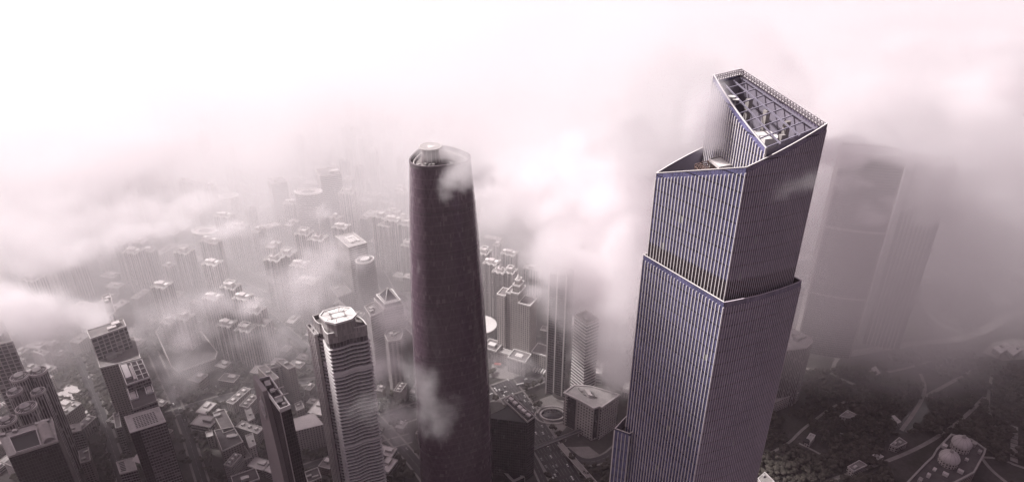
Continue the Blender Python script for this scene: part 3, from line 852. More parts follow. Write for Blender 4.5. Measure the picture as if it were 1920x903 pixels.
# --- louvred low roof
b, q = B('low building with a louvred roof bay and a pale sail canopy', ((218, 866), (250, 857), (257, 880), (225, 888)), 60, 'office', plant=0, roof='roofpale', par=.8)
for i in range(6): MB().bar((*bil(q, .12, .15 + i * .13), 60.3), (*bil(q, .42, .15 + i * .13), 60.3), .7).build('louvre_blade', M['black'], b)
p = [at_z(x, y, 62 + dz) for x, y, dz in ((247, 863, 0), (259, 846, 3), (264, 868, 0))]
MB().face([tuple(v) for v in p]).face([tuple(v - Vector((0, 0, .3))) for v in p[::-1]]) if False else None
m = MB(); m.face([tuple(v) for v in p]); m.face([(v.x, v.y, v.z - .4) for v in p[::-1]]); m.build('sail_canopy', M['pale'], b)
B('small shed roofed building with a scalloped awning beside the dark street', ((127, 797), (151, 792), (153, 806), (130, 811)), 45, 'office', plant=1, par=.5, roof='roofpale')
B('small grey block with a bright corner roof at the foot of the dark court tower', ((147, 846), (166, 838), (170, 862), (151, 868)), 40, 'brown', plant=2)
B('faint low block between the skylight roof and the dark street', ((212, 775), (222, 771), (228, 800), (217, 803)), 50, 'office', plant=1)

# --- low complex left of the curved blade tower
b, q = B('long low brown roof with an L shaped parapet, nearest the cross street', ((399, 774), (421, 767), (441, 804), (419, 812)), 34, 'brown', plant=2, roof='roof', name='low_building', cat='low building')
b, q = B('wide flat roof with a bright parapet line south of the L shaped roof', ((402, 807), (438, 800), (456, 828), (417, 846)), 34, 'brown', plant=2, roof='roofdark', name='low_building', cat='low building')
B('tiny bright white roof beside the flat brown roofs', ((385, 810), (398, 806), (400, 817), (388, 820)), 18, 'stone', plant=0, roof='pale', name='pavilion', cat='pavilion')
b, q = B('pale roof court with dark sculptures between the low flat roofs', ((427, 845), (459, 836), (472, 856), (436, 872)), 14, 'stone', plant=0, roof='paving', name='roof_court', cat='low building')
for s, t in ((.45, .4), (.5, .55), (.7, .8), (.2, .25)):
    p_ = bil(q, s, t); MB().cyl(p_, 1.1, 14, 15.8, 8, r1=.5).build('sculpture', M['black'], b)
B('low dark hall at the bottom edge below the sculpture court', ((433, 893), (479, 877), (487, 897), (440, 915)), 22, 'brown', plant=2, roof='roofdark', name='low_building', cat='low building')
B('white slab roof peeping out left of the curved blade tower', ((459, 768), (470, 764), (478, 784), (466, 790)), 26, 'stone', plant=1, roof='roofpale', name='low_building', cat='low building')
B('second white roof left of the curved blade tower, nearer the bottom', ((460, 817), (474, 812), (480, 834), (468, 840)), 26, 'stone', plant=1, roof='roofpale', name='low_building', cat='low building')
b, q = B('hall with a wide pale roof beside the foot of the white scalloped tower', ((549, 785), (588, 773), (606, 795), (553, 808)), 36, 'stone', plant=0, roof='pale', par=.5, name='exhibition_hall', cat='hall')
B('dark low block with a striped rooftop at the foot of the white scalloped tower', ((571, 885), (596, 876), (603, 895), (578, 905)), 20, 'brown', plant=3, roof='roofdark', name='low_building', cat='low building')
B('square roofed kiosk behind the curved blade tower', ((552, 757), (565, 751), (571, 764), (557, 770)), 18, 'brown', plant=1, name='low_building', cat='low building')

# --- U shaped banded block behind the blade tower
q = roofquad(((482, 686), (533, 678), (556, 692), (508, 712)), 58); keep(q)
ub = root('apartment_block', (*centroid(q), 0), 'brown U shaped block with banded inner walls behind the curved blade tower', 'apartment block')
for i, (s0, s1, t0, t1, h) in enumerate(((0, .3, 0, 1, 56), (.3, .72, 0, .35, 58), (.72, 1, 0, .95, 62))):
    pl = ccw(sub(q, s0, s1, t0, t1))
    w_ = MB(); w_.side(pl, 0, h); o = w_.build('wing', M['resid_b'] if i == 1 else M['brown'], ub)
    MB().cap(pl, h - .02).build('roof', M['roof'], o); MB().ring(offset(pl, .2), offset(pl, -.5), h - .5, h + 1.3).build('parapet', M['pale'], o)
    p = centroid(pl); MB().box((p[0], p[1], h), (5, 4, 3), .3).build('plant_room', M['metal'], o)

# --- towers behind the white one
q = roofquad(((701, 560), (736, 546), (756, 572), (720, 580)), 128); keep(q)
b = block('office_tower', 'stepped banded tower topped by a glass pyramid on a square frame', 'office tower', q, 128, 'officepale', 'roof', 0, par=1.6)
tq = sub(q, .12, .92, .1, .9)
MB().prism(ccw(tq), 128, 134).build('upper_storey', M['office'], b)
MB().ring(offset(ccw(tq), .8), offset(ccw(tq), -.6), 134, 135.4).build('cornice', M['white'], b)
ap = centroid(tq); tq2 = scale_poly(tq, .8)
m = MB(); tip = (*ap, 150)
for i in range(4): m.face([(*tq2[i], 135.2), (*tq2[(i + 1) % 4], 135.2), tip])
m.build('pyramid_roof', M['officedark'], b)
m = MB()
for i in range(4): m.bar((*tq2[i], 135.4), tip, .8); m.bar((*tq2[i], 135.4), (*tq2[(i + 1) % 4], 135.4), .8)
m.build('pyramid_ribs', M['white'], b)
B('lower banded wing stepping off the left side of the pyramid tower', ((683, 575), (702, 566), (716, 584), (695, 594)), 118, 'officepale', name='office_tower', cat='office tower', plant=3)
hxp = [tuple(at_z(x, y, 92))[:2] for x, y in ((721, 628), (727, 616), (750, 612), (756, 622), (752, 637), (728, 641))]; keep(hxp)
block('apartment_tower', 'small six sided tower with a cluttered roof in front of the pyramid tower', 'apartment tower', [hxp[0], hxp[2], hxp[3], hxp[5]], 92, 'resid_b', plant=6, poly=hxp)
b, q = B('brown block with a bright rimmed flat roof half hidden by the rounded dark skyscraper', ((749, 603), (789, 592), (812, 618), (777, 632)), 88, 'brown', plant=1, roof='roofdark', parm='white', name='office_building')
strip(b, q, .3, .7, .15, .5, 88, 91, 'white', 'plant_room')
b, q = B('big plain slab tower with a bright cluttered flat roof behind the white scalloped tower', ((629, 443), (662, 436), (688, 455), (654, 464)), 122, 'officepale', plant=0, roof='roofpale', parm='white', name='office_tower', cat='office tower')
for s0, s1, t0, t1 in ((.3, .38, .3, .75), (.42, .7, .3, .4), (.42, .5, .45, .75), (.56, .64, .45, .7), (.7, .78, .3, .75)): strip(b, q, s0, s1, t0, t1, 122, 124.5, 'white', 'plant_room')
c = at_z(684, 486, 112); FOOT.append((c.x, c.y, 19))
ov = root('office_tower', (c.x, c.y, 0), 'round shouldered tower with a tilted white oval roof beside the big slab', 'office tower')
def oval(k): return [(c.x + 15.5 * k * math.cos(a_) * .9 + 3 * math.sin(a_) * k, c.y + 13 * k * math.sin(a_)) for a_ in [2 * math.pi * i / 28 for i in range(28)]]
for z0, z1, k0, k1 in ((0, 60, 1.12, 1.12), (60, 92, 1.12, 1.08), (92, 111, 1.08, .95)):
    A, Bv = oval(k0), oval(k1); m = MB()
    for i in range(28):
        j = (i + 1) % 28; m.face([(*A[i], z0), (*A[j], z0), (*Bv[j], z1), (*Bv[i], z1)], 0, [(i * 3.2, z0), (i * 3.2 + 3.2, z0), (i * 3.2 + 3.2, z1), (i * 3.2, z1)])
    m.build('curtain_wall', M['office'], ov)
MB().cap(oval(.93), 110.6).build('roof', M['roof'], ov); MB().ring(oval(.99), oval(.88), 110, 112.6).build('oval_rim', M['white'], ov)
MB().prism([p for p in scale_poly(oval(.5), 1, (c.x + 2, c.y - 1))], 110.7, 114).build('roof_lantern', M['white'], ov)
B('low block with a sunken court in front of the big slab tower', ((619, 540), (645, 532), (660, 548), (634, 558)), 40, 'stone', plant=1, name='low_building', cat='low building', par=2.5)
B('pale low hall with a bright pitched edge behind the octagonal cap', ((612, 575), (633, 560), (648, 574), (628, 588)), 36, 'stone', plant=1, name='low_building', cat='low building')

# --- pale apartment towers, nearer rows
AP = 'pale apartment tower '
RS = [
 (303, 534, 84, 24, 22, -.25, AP + 'with a double roof frame standing alone above the podium block', 'twin', 'resid_c'),
 (318, 601, 62, 20, 18, -.35, AP + 'on the oval podium, the one by the street corner', 'frame', 'resid_b'),
 (346, 593, 70, 21, 20, -.35, AP + 'on the oval podium, the taller of two', 'frame', 'resid_b'),
 (399, 556, 92, 24, 20, -.3, AP + 'fading in thin cloud at the end of the cluster', 'twin', 'resid_c'),
 (432, 536, 96, 24, 20, -.3, AP + 'at the back of the cluster with a square crown frame', 'frame', 'resid_c'),
 (455, 556, 94, 22, 20, -.3, AP + 'in the middle of the cluster with twin stair heads', 'twin', 'resid_c'),
 (478, 580, 84, 24, 22, -.3, AP + 'at the sunny end of the cluster, widest of them', 'frame', 'resid_c'),
 (425, 606, 66, 22, 20, -.3, AP + 'at the front of the cluster facing the dark trees', 'twin', 'resid_c'),
 (460, 615, 64, 24, 20, -.3, AP + 'in the front row of the cluster with striped bays', 'frame', 'resid_c'),
 (492, 603, 66, 20, 20, -.3, AP + 'in the front row of the cluster, next to the brown U block', 'twin', 'resid_c'),
 (514, 484, 98, 26, 22, -.3, AP + 'with a small spire and striped flank', 'spire', 'resid_b'),
 (538, 474, 96, 24, 22, -.3, AP + 'with a high square crown behind the spired one', 'frame', 'resid_b'),
 (562, 494, 90, 24, 22, -.3, AP + 'stepping down beside the spired one', 'twin', 'resid_b'),
 (577, 525, 84, 30, 24, -.25, 'greyer apartment tower with a dark roof edge in front of the spired cluster', 'twin', 'resid'),
 (596, 446, 112, 26, 24, -.3, AP + 'with a pyramid capped core left of the big slab', 'spire', 'resid_c'),
 (640, 424, 96, 26, 22, -.3, AP + 'with round roof tanks peeping over the big slab', 'twin', 'resid_b'),
 (570, 436, 100, 26, 22, -.3, AP + 'wrapped in mist behind the pyramid capped one', 'frame', 'resid_c'),
 (550, 379, 92, 34, 22, -.15, AP + 'with a broad striped front, one of two facing slabs', 'twin', 'resid_c'),
 (586, 384, 92, 34, 24, -.15, AP + 'with a broad striped front and a raised crown', 'spire', 'resid_c'),
 (651, 359, 108, 28, 24, -.15, 'tall hazy striped tower rising clear of its neighbours left of the rounded skyscraper', 'frame', 'resid_c'),
 (714, 404, 104, 26, 24, -.35, AP + 'with a cluttered crown, back of the group by the rounded skyscraper', 'frame', 'resid_c'),
 (738, 410, 104, 26, 24, -.35, AP + 'in the middle of the group by the rounded skyscraper', 'twin', 'resid_c'),
 (762, 418, 100, 24, 24, -.35, AP + 'touching the outline of the rounded skyscraper', 'frame', 'resid_c'),
 (724, 420, 94, 24, 22, -.35, AP + 'in front of the group by the rounded skyscraper', 'spire', 'resid'),
 (764, 458, 78, 18, 18, -.35, 'slim grey tower half hidden behind the rounded skyscraper', 'frame', 'resid'),
 (420, 403, 88, 30, 22, -.2, 'faint apartment slab with a long roof in the misty quarter', 'twin', 'resid_c'),
 (446, 424, 88, 32, 22, -.2, 'faint apartment slab in front of the long roofed one', 'frame', 'resid_c'),
 (908, 472, 112, 18, 20, -.45, 'slim apartment tower with an open roof frame right of the rounded skyscraper', 'frame', 'resid_b'),
 (922, 491, 106, 22, 20, -.45, 'balconied apartment tower second from the rounded skyscraper', 'twin', 'resid_b'),
 (938, 507, 104, 20, 20, -.45, 'apartment tower with a domed tank behind the classical hotel', 'spire', 'resid_b'),
 (957, 508, 106, 16, 18, -.45, 'thin tower with a flat raised frame behind the classical hotel', 'frame', 'resid_b'),
 (955, 474, 92, 24, 20, -.45, 'ghostly apartment slab dissolving in the bright cloud', 'twin', 'resid_c'),
 (984, 560, 76, 24, 20, -.45, 'ribbed slab almost lost in cloud behind the classical hotel', 'twin', 'resid_c'),
 (62, 520, 90, 26, 24, -.3, 'faint tower rising out of the low cloud near the edge', 'frame', 'resid_c'),
 (130, 470, 90, 28, 22, -.3, 'faint tower in the pale quarter above the low cloud', 'twin', 'resid_c'),
 (250, 470, 80, 26, 22, -.3, 'misty tower rising behind the lone double framed one', 'twin', 'resid_c'),
 (345, 470, 82, 26, 22, -.3, 'misty striped tower between the two faint quarters', 'frame', 'resid_c'),
 (398, 492, 84, 26, 22, -.3, 'misty tower behind the pale cluster', 'twin', 'resid_c'),
]
for i, (x, y, h, w_, d_, ro, lab, cr, st) in enumerate(RS):
    resid(x, y, h, w_, d_, ro, lab, None, st, cr, i + 5)
    c = at_z(x, y, h); FOOT.append((c.x, c.y, max(w_, d_) * .75))
# oval podium under the pair
pp = [tuple(at_z(x, y, 18))[:2] for x, y in ((292, 622), (300, 612), (378, 622), (408, 660), (404, 672), (334, 697), (322, 688))]; keep(pp, .8)
b = root('podium', (*centroid(pp), 0), 'curved dark podium carrying two balconied apartment towers', 'podium')
MB().side(ccw(pp), 0, 18).build('walls', M['brown'], b); MB().cap(ccw(pp), 17.8).build('roof_garden', M['roofdark'], b)
MB().ring(offset(ccw(pp), .3), offset(ccw(pp), -.9), 17, 19.4).build('parapet', M['pale'], b)
# hazy mid-distance landmarks
b, q = B('hazy broad block with a long pale roof before the twin striped slabs', ((482, 423), (516, 416), (528, 422), (494, 430)), 60, 'resid_c', plant=1, roof='pale', name='apartment_block', cat='apartment block')
for x, y, h, r1, r2, lab in ((578, 359, 120, 26, 14, 'hazy tower with a tilted white oval roof disc'), (428, 367, 60, 20, 14, 'faint round arena roof glowing in the far quarter'), (385, 432, 60, 24, 16, 'faint drum shaped hall under a thin veil of cloud')):
    c = at_z(x, y, h); FOOT.append((c.x, c.y, r1))
    b = root('round_building', (c.x, c.y, 0), lab, 'round building')
    ell = lambda k: [(c.x + r1 * k * math.cos(2 * math.pi * i / 28), c.y + r2 * k * math.sin(2 * math.pi * i / 28)) for i in range(28)]
    MB().side(ell(1), 0, h).build('walls', M['officepale'], b); MB().cap(ell(.99), h - .1).build('roof', M['pale'], b)
    MB().ring(ell(1.05), ell(.9), h - .8, h + 1.5).build('rim', M['white'], b); MB().cap(ell(.5), h + .4).build('roof_disc', M['roof'], b)
B('tall faint slab behind the oval roofed tower in the far haze', ((592, 318), (630, 314), (640, 326), (600, 331)), 140, 'officepale', plant=3, name='office_tower', cat='office tower')
B('far faint slab fading out at the upper end of the city', ((500, 336), (530, 332), (538, 340), (508, 345)), 120, 'officepale', plant=2, name='office_tower', cat='office tower')

# --- classical stepped hotel and its podium
ca = -.46
cc = at_z(962, 600, 60)
base = at_z(948, 640, 0)
def cl(x, y): return local((hx0, hy0), ca, [(x, y)])[0]
g_ = at_z(965, 655, 0); hx0, hy0 = g_.x, g_.y; hy0 = 838.0; hx0 = .004 * 900 + 4
FOOT.append((hx0, hy0, 60))
ht = root('hotel_tower', (hx0, hy0, 0), 'classical stone hotel with stepped wings and a small central spire on a columned podium', 'hotel')
def hb(x0, x1, y0, y1, z0, z1, nm='wing', st='stone', roof='roof', par=1.6):
    pl = ccw(local((hx0, hy0), ca, [(x0, y0), (x1, y0), (x1, y1), (x0, y1)]))
    m = MB(); m.side(pl, z0, z1); o = m.build(nm, M[st], ht)
    MB().cap(pl, z1 - .05).build('roof', M[roof], o)
    if par: MB().ring(offset(pl, .35), offset(pl, -.6), z1 - .8, z1 + par).build('parapet', M['white'], o)
    return pl
hb(-27, -14, -12, 8, 0, 112); hb(-14.05, -4, -9, 10, 0, 117); hb(-4.05, 8, -13, 12, 0, 122)
hb(8.05, 27, -13.5, 9, 0, 108)
hb(-3.5, 7, -8, 8, 122.1, 132, 'upper_storey'); hb(-1.5, 5, -5, 5, 132.1, 139, 'upper_storey')
c2 = local((hx0, hy0), ca, [(1.7, 0)])[0]
MB().cyl(c2, 2.6, 139.1, 143, 12, r1=2.2).build('lantern', M['white'], ht); MB().cyl(c2, 2.2, 143, 147, 12, r1=.9).build('cupola', M['white'], ht); MB().cyl(c2, .5, 147, 160, 6, r1=.1).build('spire', M['pale'], ht)
for x0 in (-27, 8): pass
hb(-44, -20, -30, -6, 0, 24, 'podium_wing', 'fins'); hb(-19.9, 2, -24, -14, 0, 20, 'podium_link', 'stone', 'roofpale'); hb(2.1, 30, -36, -14, 0, 25, 'podium_wing', 'fins')
hb(28, 62, -10, 14, 0, 26, 'podium_wing', 'stone')
for x0, y0 in ((-32, -19), (16, -26)):
    p = local((hx0, hy0), ca, [(x0, y0)])[0]; MB().box((p[0], p[1], 25), (11, 8, 2.6), ca).build('roof_pavilion', M['white'], ht)
for i in range(7):
    p = local((hx0, hy0), ca, [(36 + i * 4.2, -16)])[0]; MB().box((p[0], p[1], 0.3), (1.6, 9, 3.2), ca).build('skylight_fin', M['white'], ht)
p = local((hx0, hy0), ca, [(-16, -33)])[0]
can = root('entrance_canopy', (p[0], p[1], 0), 'small faded red entrance canopy before the classical hotel podium', 'canopy')
MB().box((p[0], p[1], 5), (10, 5, .6), ca + .3).build('canopy_roof', M['redmat'], can)
for dx in (-4, 4):
    for dy in (-1.8, 1.8):
        q1 = local(p, ca + .3, [(dx, dy)])[0]; MB().box((q1[0], q1[1], 0), (.4, .4, 5)).build('post', M['concrete'], can)
c = at_z(902, 608, 20); rr_ = 30
b = root('round_pavilion', (c.x, c.y, 0), 'flat white oval roof between the rounded skyscraper and the classical hotel', 'pavilion'); FOOT.append((c.x, c.y, 28))
MB().cyl(c, 22, 0, 19, 28).build('walls', M['office'], b); MB().cyl(c, 25, 19, 20.5, 32).build('roof', M['white'], b)

# --- tower with white pillars, rising into cloud
pc = at_z(1046, 743, 0); a_ = -.38
b = root('office_tower', (pc.x, pc.y, 0), 'glass tower with three full height white pillars vanishing up into cloud', 'office tower'); FOOT.append((pc.x, pc.y, 28))
pq_ = ccw(local((pc.x, pc.y + 12), a_, [(-13, -10), (13, -10), (13, 12), (-13, 12)]))
MB().side(pq_, 0, 196).build('glass_walls', M['office'], b); MB().cap(pq_, 196).build('roof', M['roof'], b)
for x in (-13.6, -2.5, 9.5):
    p = local((pc.x, pc.y + 12), a_, [(x, -11.2)])[0]; MB().box((p[0], p[1], 0), (1.5, 1.5, 199), a_).build('white_pillar', M['white'], b)
m = MB()
for k in range(8):
    f = lambda a__: local((pc.x + 8, pc.y - 2), a_, [(16 * math.cos(a__), 9 * math.sin(a__) - 4)])[0]
    t0, t1 = -2.6 + k * .3, -2.6 + (k + 1) * .3
    m.side([f(t0), f(t1)], 6, 13, closed=False); m.side([f(t1), f(t0)], 6, 13, closed=False)
m.build('curved_canopy', M['concrete'], b)
q = roofquad(((1076, 615), (1098, 606), (1122, 622), (1099, 632)), 130); keep(q)
b = block('office_tower', 'tower with slanting white floor stripes half dissolved in bright cloud', 'office tower', q, 150, 'office', 'roof', 2)
sp_ = ccw(q); c = centroid(sp_)
rg = MB().ring(offset(sp_, .7), offset(sp_, -.2), 4, 5.7).build('floor_stripe', M['white'], b)
for k in range(1, 30):
    o = rg.copy(); COL.objects.link(o); o.parent = b; o.location = (0, 0, 4.9 * k)

# --- pale block with square windows on the highway
bp = [(1058, 736), (1070, 727), (1077, 722), (1108, 724), (1161, 740), (1128, 763), (1124, 761), (1113, 765), (1089, 751), (1083, 748)]
bh = 54
pl = ccw([tuple(at_z(x, y, bh))[:2] for x, y in bp]); keep(pl, .85)
b = root('office_building', (*centroid(pl), 0), 'pale chamfered block with rows of square windows and dark glass bays beside the footbridge', 'office building')
MB().side(pl, 0, bh).build('walls', facade('square_window_wall', (.46, .42, .40), (.04, .035, .04), 4.3, 4.6, (.28, .78), (.25, .72), var=.12, blinds=.02), b)
MB().cap(offset(pl, -.3), bh - .1).build('roof', M['roofpale'], b)
MB().ring(offset(pl, 1.0), offset(pl, -1.0), bh - 1, bh + 1.2).build('cornice', M['pale'], b)
def gbay(a, c_, z0, z1):
    A, Cc = Vector(at_z(*a, bh)[:2]), Vector(at_z(*c_, bh)[:2]); d = (Cc - A).normalized(); n_ = Vector((d.y, -d.x))
    if n_.y > 0: n_ = -n_
    MB().prism(ccw([tuple(A + d * .8 + n_ * .6), tuple(Cc - d * .8 + n_ * .6), tuple(Cc - d * .8 - n_ * .3), tuple(A + d * .8 - n_ * .3)]), z0, z1, bottom=True).build('glass_bay', M['officedark'], b)
gbay((1064, 739), (1081, 747.5), 2, 52); gbay((1114, 764.8), (1123.5, 761.4), 4, 52)
q = roofquad(((1082, 727), (1112, 731), (1122, 751), (1096, 744)), bh)
for s0, s1, t0, t1, hh in ((.3, .62, .3, .95, 5), (0, .16, .1, .5, 3), (.7, .8, .2, .4, 2.5), (.85, .95, .5, .8, 3), (.05, .2, .6, .8, 2.2), (.7, .82, .55, .75, 2.4)):
    MB().prism(ccw(sub(q, s0, s1, t0, t1)), bh, bh + hh).build('plant_room', M['pale' if hh == 5 else 'metal'], b)

# --- tower and white roofed podium behind the front skyscraper
q = roofquad(((1448, 634), (1486, 614), (1524, 634), (1507, 650)), 98)
hp = [tuple(at_z(x, y, 98))[:2] for x, y in ((1440, 640), (1486, 615), (1521, 634), (1524, 641), (1512, 652), (1455, 660))]; keep(hp)
b = block('office_tower', 'pale ribbed tower with a chamfered roof half hidden behind the tallest skyscraper', 'office tower', [hp[0], hp[1], hp[2], hp[4]], 98, 'fins', 'roofpale', 4, poly=hp)
q = roofquad(((1440, 733), (1478, 728), (1497, 736), (1445, 757)), 18); keep(q)
block('podium', 'white flat roofed podium at the foot of the chamfered ribbed tower', 'podium', q, 18, 'stone', 'pale', 0)

# --- hazy twin slabs over the park
def slabtower(label, foot, top_h, w_, d_, rot, style, curve, seed):
    c = at_z(*foot, 0)
    b = root('office_tower', (c.x, c.y, 0), label, 'office tower'); FOOT.append((c.x, c.y, 55))
    f = edge_pts((-w_ / 2, -d_ / 2), (w_ / 2, -d_ / 2), 12, curve) + edge_pts((w_ / 2, d_ / 2), (-w_ / 2, d_ / 2), 12, curve)
    pl = ccw(local((c.x, c.y), rot, f))
    MB().side(pl, 0, top_h).build('curtain_wall', M[style], b); MB().cap(pl, top_h - .1).build('roof', M['roof'], b)
    MB().ring(offset(pl, .5), offset(pl, -1), top_h - 1, top_h + 3).build('crown_rim', M['concrete'], b)
    return b, pl, c
b, pl, c = slabtower('broad hazy slab with a curved front and two pale belts above the park', (1540, 652), 322, 74, 34, -.30, 'office', 4.0, 1)
for z in (104, 212): MB().ring(offset(pl, .9), offset(pl, -.2), z, z + 2.6).build('plant_floor_belt', M['pale'], b)
for k in (1, 0):
    pass
MB().prism(ccw(local((c.x, c.y), -.30, [(37.2, -17), (39.2, -17), (39.2, 17), (37.2, 17)])), 0, 321).build('end_wall', M['concrete'], b)
MB().prism(ccw(local((c.x, c.y), -.30, [(-39.2, -17), (-37.2, -17), (-37.2, 17), (-39.2, 17)])), 0, 321).build('end_wall', M['concrete'], b)
b, pl, c = slabtower('narrower hazy slab with fine vertical piers standing second above the park', (1648, 636), 300, 52, 36, -.32, 'officedark', 2.5, 2)
m_all = []
for i in range(8):
    p = local((c.x, c.y), -.32, [(-20 + i * 5.4, -18 - 2.5 * (1 - ((i - 3.5) / 4.8) ** 2) - .8)])[0]
    MB().box((p[0], p[1], 0), (1.5, 1.2, 296), -.32).build('pier', M['concrete'], b)
b, q = B('low stepped pavilion between the feet of the two hazy slabs', ((1606, 565), (1628, 553), (1636, 572), (1612, 588)), 16, 'stone', plant=4, roof='roofpale', name='low_building', cat='low building')

# --- park buildings
def park_house(label, pix, h, roof='roofpale', style='stone', plant=1, name='park_pavilion', cat='pavilion'):
    return B(label, pix, h, style, cat, name, roof, plant, par=.5)
park_house('park pavilion with a round dark drum at one end among the trees', ((1510, 824), (1519, 811), (1529, 815), (1519, 829)), 9)
c = at_z(1512, 826, 9.5); MB().cyl(c, 4, 9.2, 10.6, 16).build('drum', M['black'], bpy.data.objects['park_pavilion'])
park_house('widest low park roof near the bottom edge among dark trees', ((1589, 874), (1611, 862), (1626, 871), (1601, 883)), 9, 'roof')
park_house('small grey park roof right of the widest low park roof', ((1636, 852), (1645, 848), (1657, 855), (1646, 861)), 8)
park_house('striped roof pavilion in the park beside the pond', ((1669, 833), (1686, 819), (1701, 829), (1683, 838)), 9, 'roof', plant=2)
park_house('long thin roof with a bright edge deep in the park', ((1574, 779), (1589, 768), (1607, 777), (1592, 783)), 8, 'roof')
park_house('bright bent roof near the pond in the park', ((1672, 779), (1677, 778), (1690, 790), (1683, 793)), 7, 'pale')
park_house('low pale roof at the foot of the tallest skyscraper near the bottom edge', ((1421, 896), (1434, 884), (1452, 902), (1430, 910)), 10, 'paving')
park_house('pale works shed with a big light roof by the far park edge', ((1862, 652), (1886, 640), (1900, 648), (1876, 662)), 9, 'pale')
park_house('second light roof on the white yard by the far park edge', ((1888, 655), (1906, 645), (1918, 654), (1900, 666)), 9, 'pale')
park_house('tiny white roof below the yard beside the dark woods', ((1634, 690), (1642, 686), (1650, 698), (1644, 702)), 7, 'pale')

# --- domed hall at the bottom right
dpx = [(1783, 814), (1822, 824), (1848, 842), (1846, 850), (1826, 886), (1790, 905), (1752, 915), (1690, 915), (1735, 868), (1748, 856), (1756, 842)]
hall = ccw([tuple(at_z(x, y, 22))[:2] for x, y in dpx]); keep(hall, .95)
b = root('domed_hall', (*centroid(hall), 0), 'ornate stone hall with two white ribbed domes at the edge of the park', 'domed hall')
MB().side(hall, 0, 22).build('walls', M['brown'], b); MB().cap(hall, 21.8).build('roof', M['roofdark'], b)
MB().ring(offset(hall, .5), offset(hall, -1.4), 20.5, 23.6).build('parapet', M['concrete'], b)
for x, y in ((1805, 826), (1782, 853)):
    c = at_z(x, y, 34); r_ = 11.3
    dr = MB(); dr.cyl(c, 10.6, 21.9, 30, 20); o = dr.build('dome_drum', M['stone'], b)
    m = MB(); n, k = 24, 8
    for j in range(k):
        a0, a1 = math.pi / 2 * j / k, math.pi / 2 * (j + 1) / k
        for i in range(n):
            t0, t1 = 2 * math.pi * i / n, 2 * math.pi * (i + 1) / n
            g = lambda a, t: (c.x + r_ * math.cos(a) * math.cos(t), c.y + r_ * math.cos(a) * math.sin(t), 30 + r_ * .86 * math.sin(a))
            m.face([g(a0, t0), g(a0, t1), g(a1, t1), g(a1, t0)])
    m.build('dome', M['pale'], b, smooth=True)
    for i in range(12):
        t = 2 * math.pi * i / 12; m = MB()
        for j in range(6):
            a0, a1 = math.pi / 2 * j / 6, math.pi / 2 * (j + 1) / 6
            g = lambda a: (c.x + (r_ + .05) * math.cos(a) * math.cos(t), c.y + (r_ + .05) * math.cos(a) * math.sin(t), 30 + (r_ + .05) * .86 * math.sin(a))
            m.bar(g(a0), g(a1), .3)
        m.build('dome_rib', M['concrete'], b)
    MB().cyl(c, 2.4, 39.4, 43, 10, r1=1.6).build('dome_lantern', M['concrete'], b)
rr = random.Random(5)
for x, y in ((1770, 838), (1795, 843), (1825, 834), (1836, 848), (1812, 862), (1768, 868), (1752, 880), (1740, 893), (1772, 890), (1800, 885), (1725, 900)):
    p = at_z(x, y, 22); MB().box((p.x, p.y, 21.9), (rr.uniform(3, 7), rr.uniform(3, 6), rr.uniform(2, 5)), .75).build('roof_turret', M['concrete' if rr.random() < .6 else 'pale'], b)

# ================================================================== ground, roads, water
def ground_mat():
    k = NT('city_ground')
    tc = k.add('ShaderNodeTexCoord').outputs['Object']
    n1 = k.noise(tc, .004, 5, .6); n2 = k.noise(tc, .03, 4, .6); n3 = k.noise(tc, .25, 3)
    v = k.add('ShaderNodeTexVoronoi'); v.inputs['Scale'].default_value = .022; k.put(v.inputs['Vector'], tc)
    lots = k.ramp(v.outputs['Color'], .2, .9)
    g = k.mix(k.ramp(n2, .42, .58), (.036, .034, .027, 1), (.07, .062, .060, 1))
    g = k.mix(k.math('MULTIPLY', k.ramp(n1, .45, .62), .7), g, (.11, .10, .097, 1))
    f = k.math('MULTIPLY', k.ramp(n3, .3, .7, .75, 1.2), k.ramp(v.outputs['Distance'], 0, 25, .8, 1.1))
    k.put(k.b.inputs['Base Color'], k.mulc(g, k.comb(f, f, f)))
    k.b.inputs['Roughness'].default_value = .9
    return k.m
g = MB(); G = 9200
g.prism([(-G, -G), (G, -G), (G, G), (-G, G)], -1.5, 0.0, bottom=True)
tag(g.build('ground', ground_mat()), None, None, None, 'structure')
ROADS = []
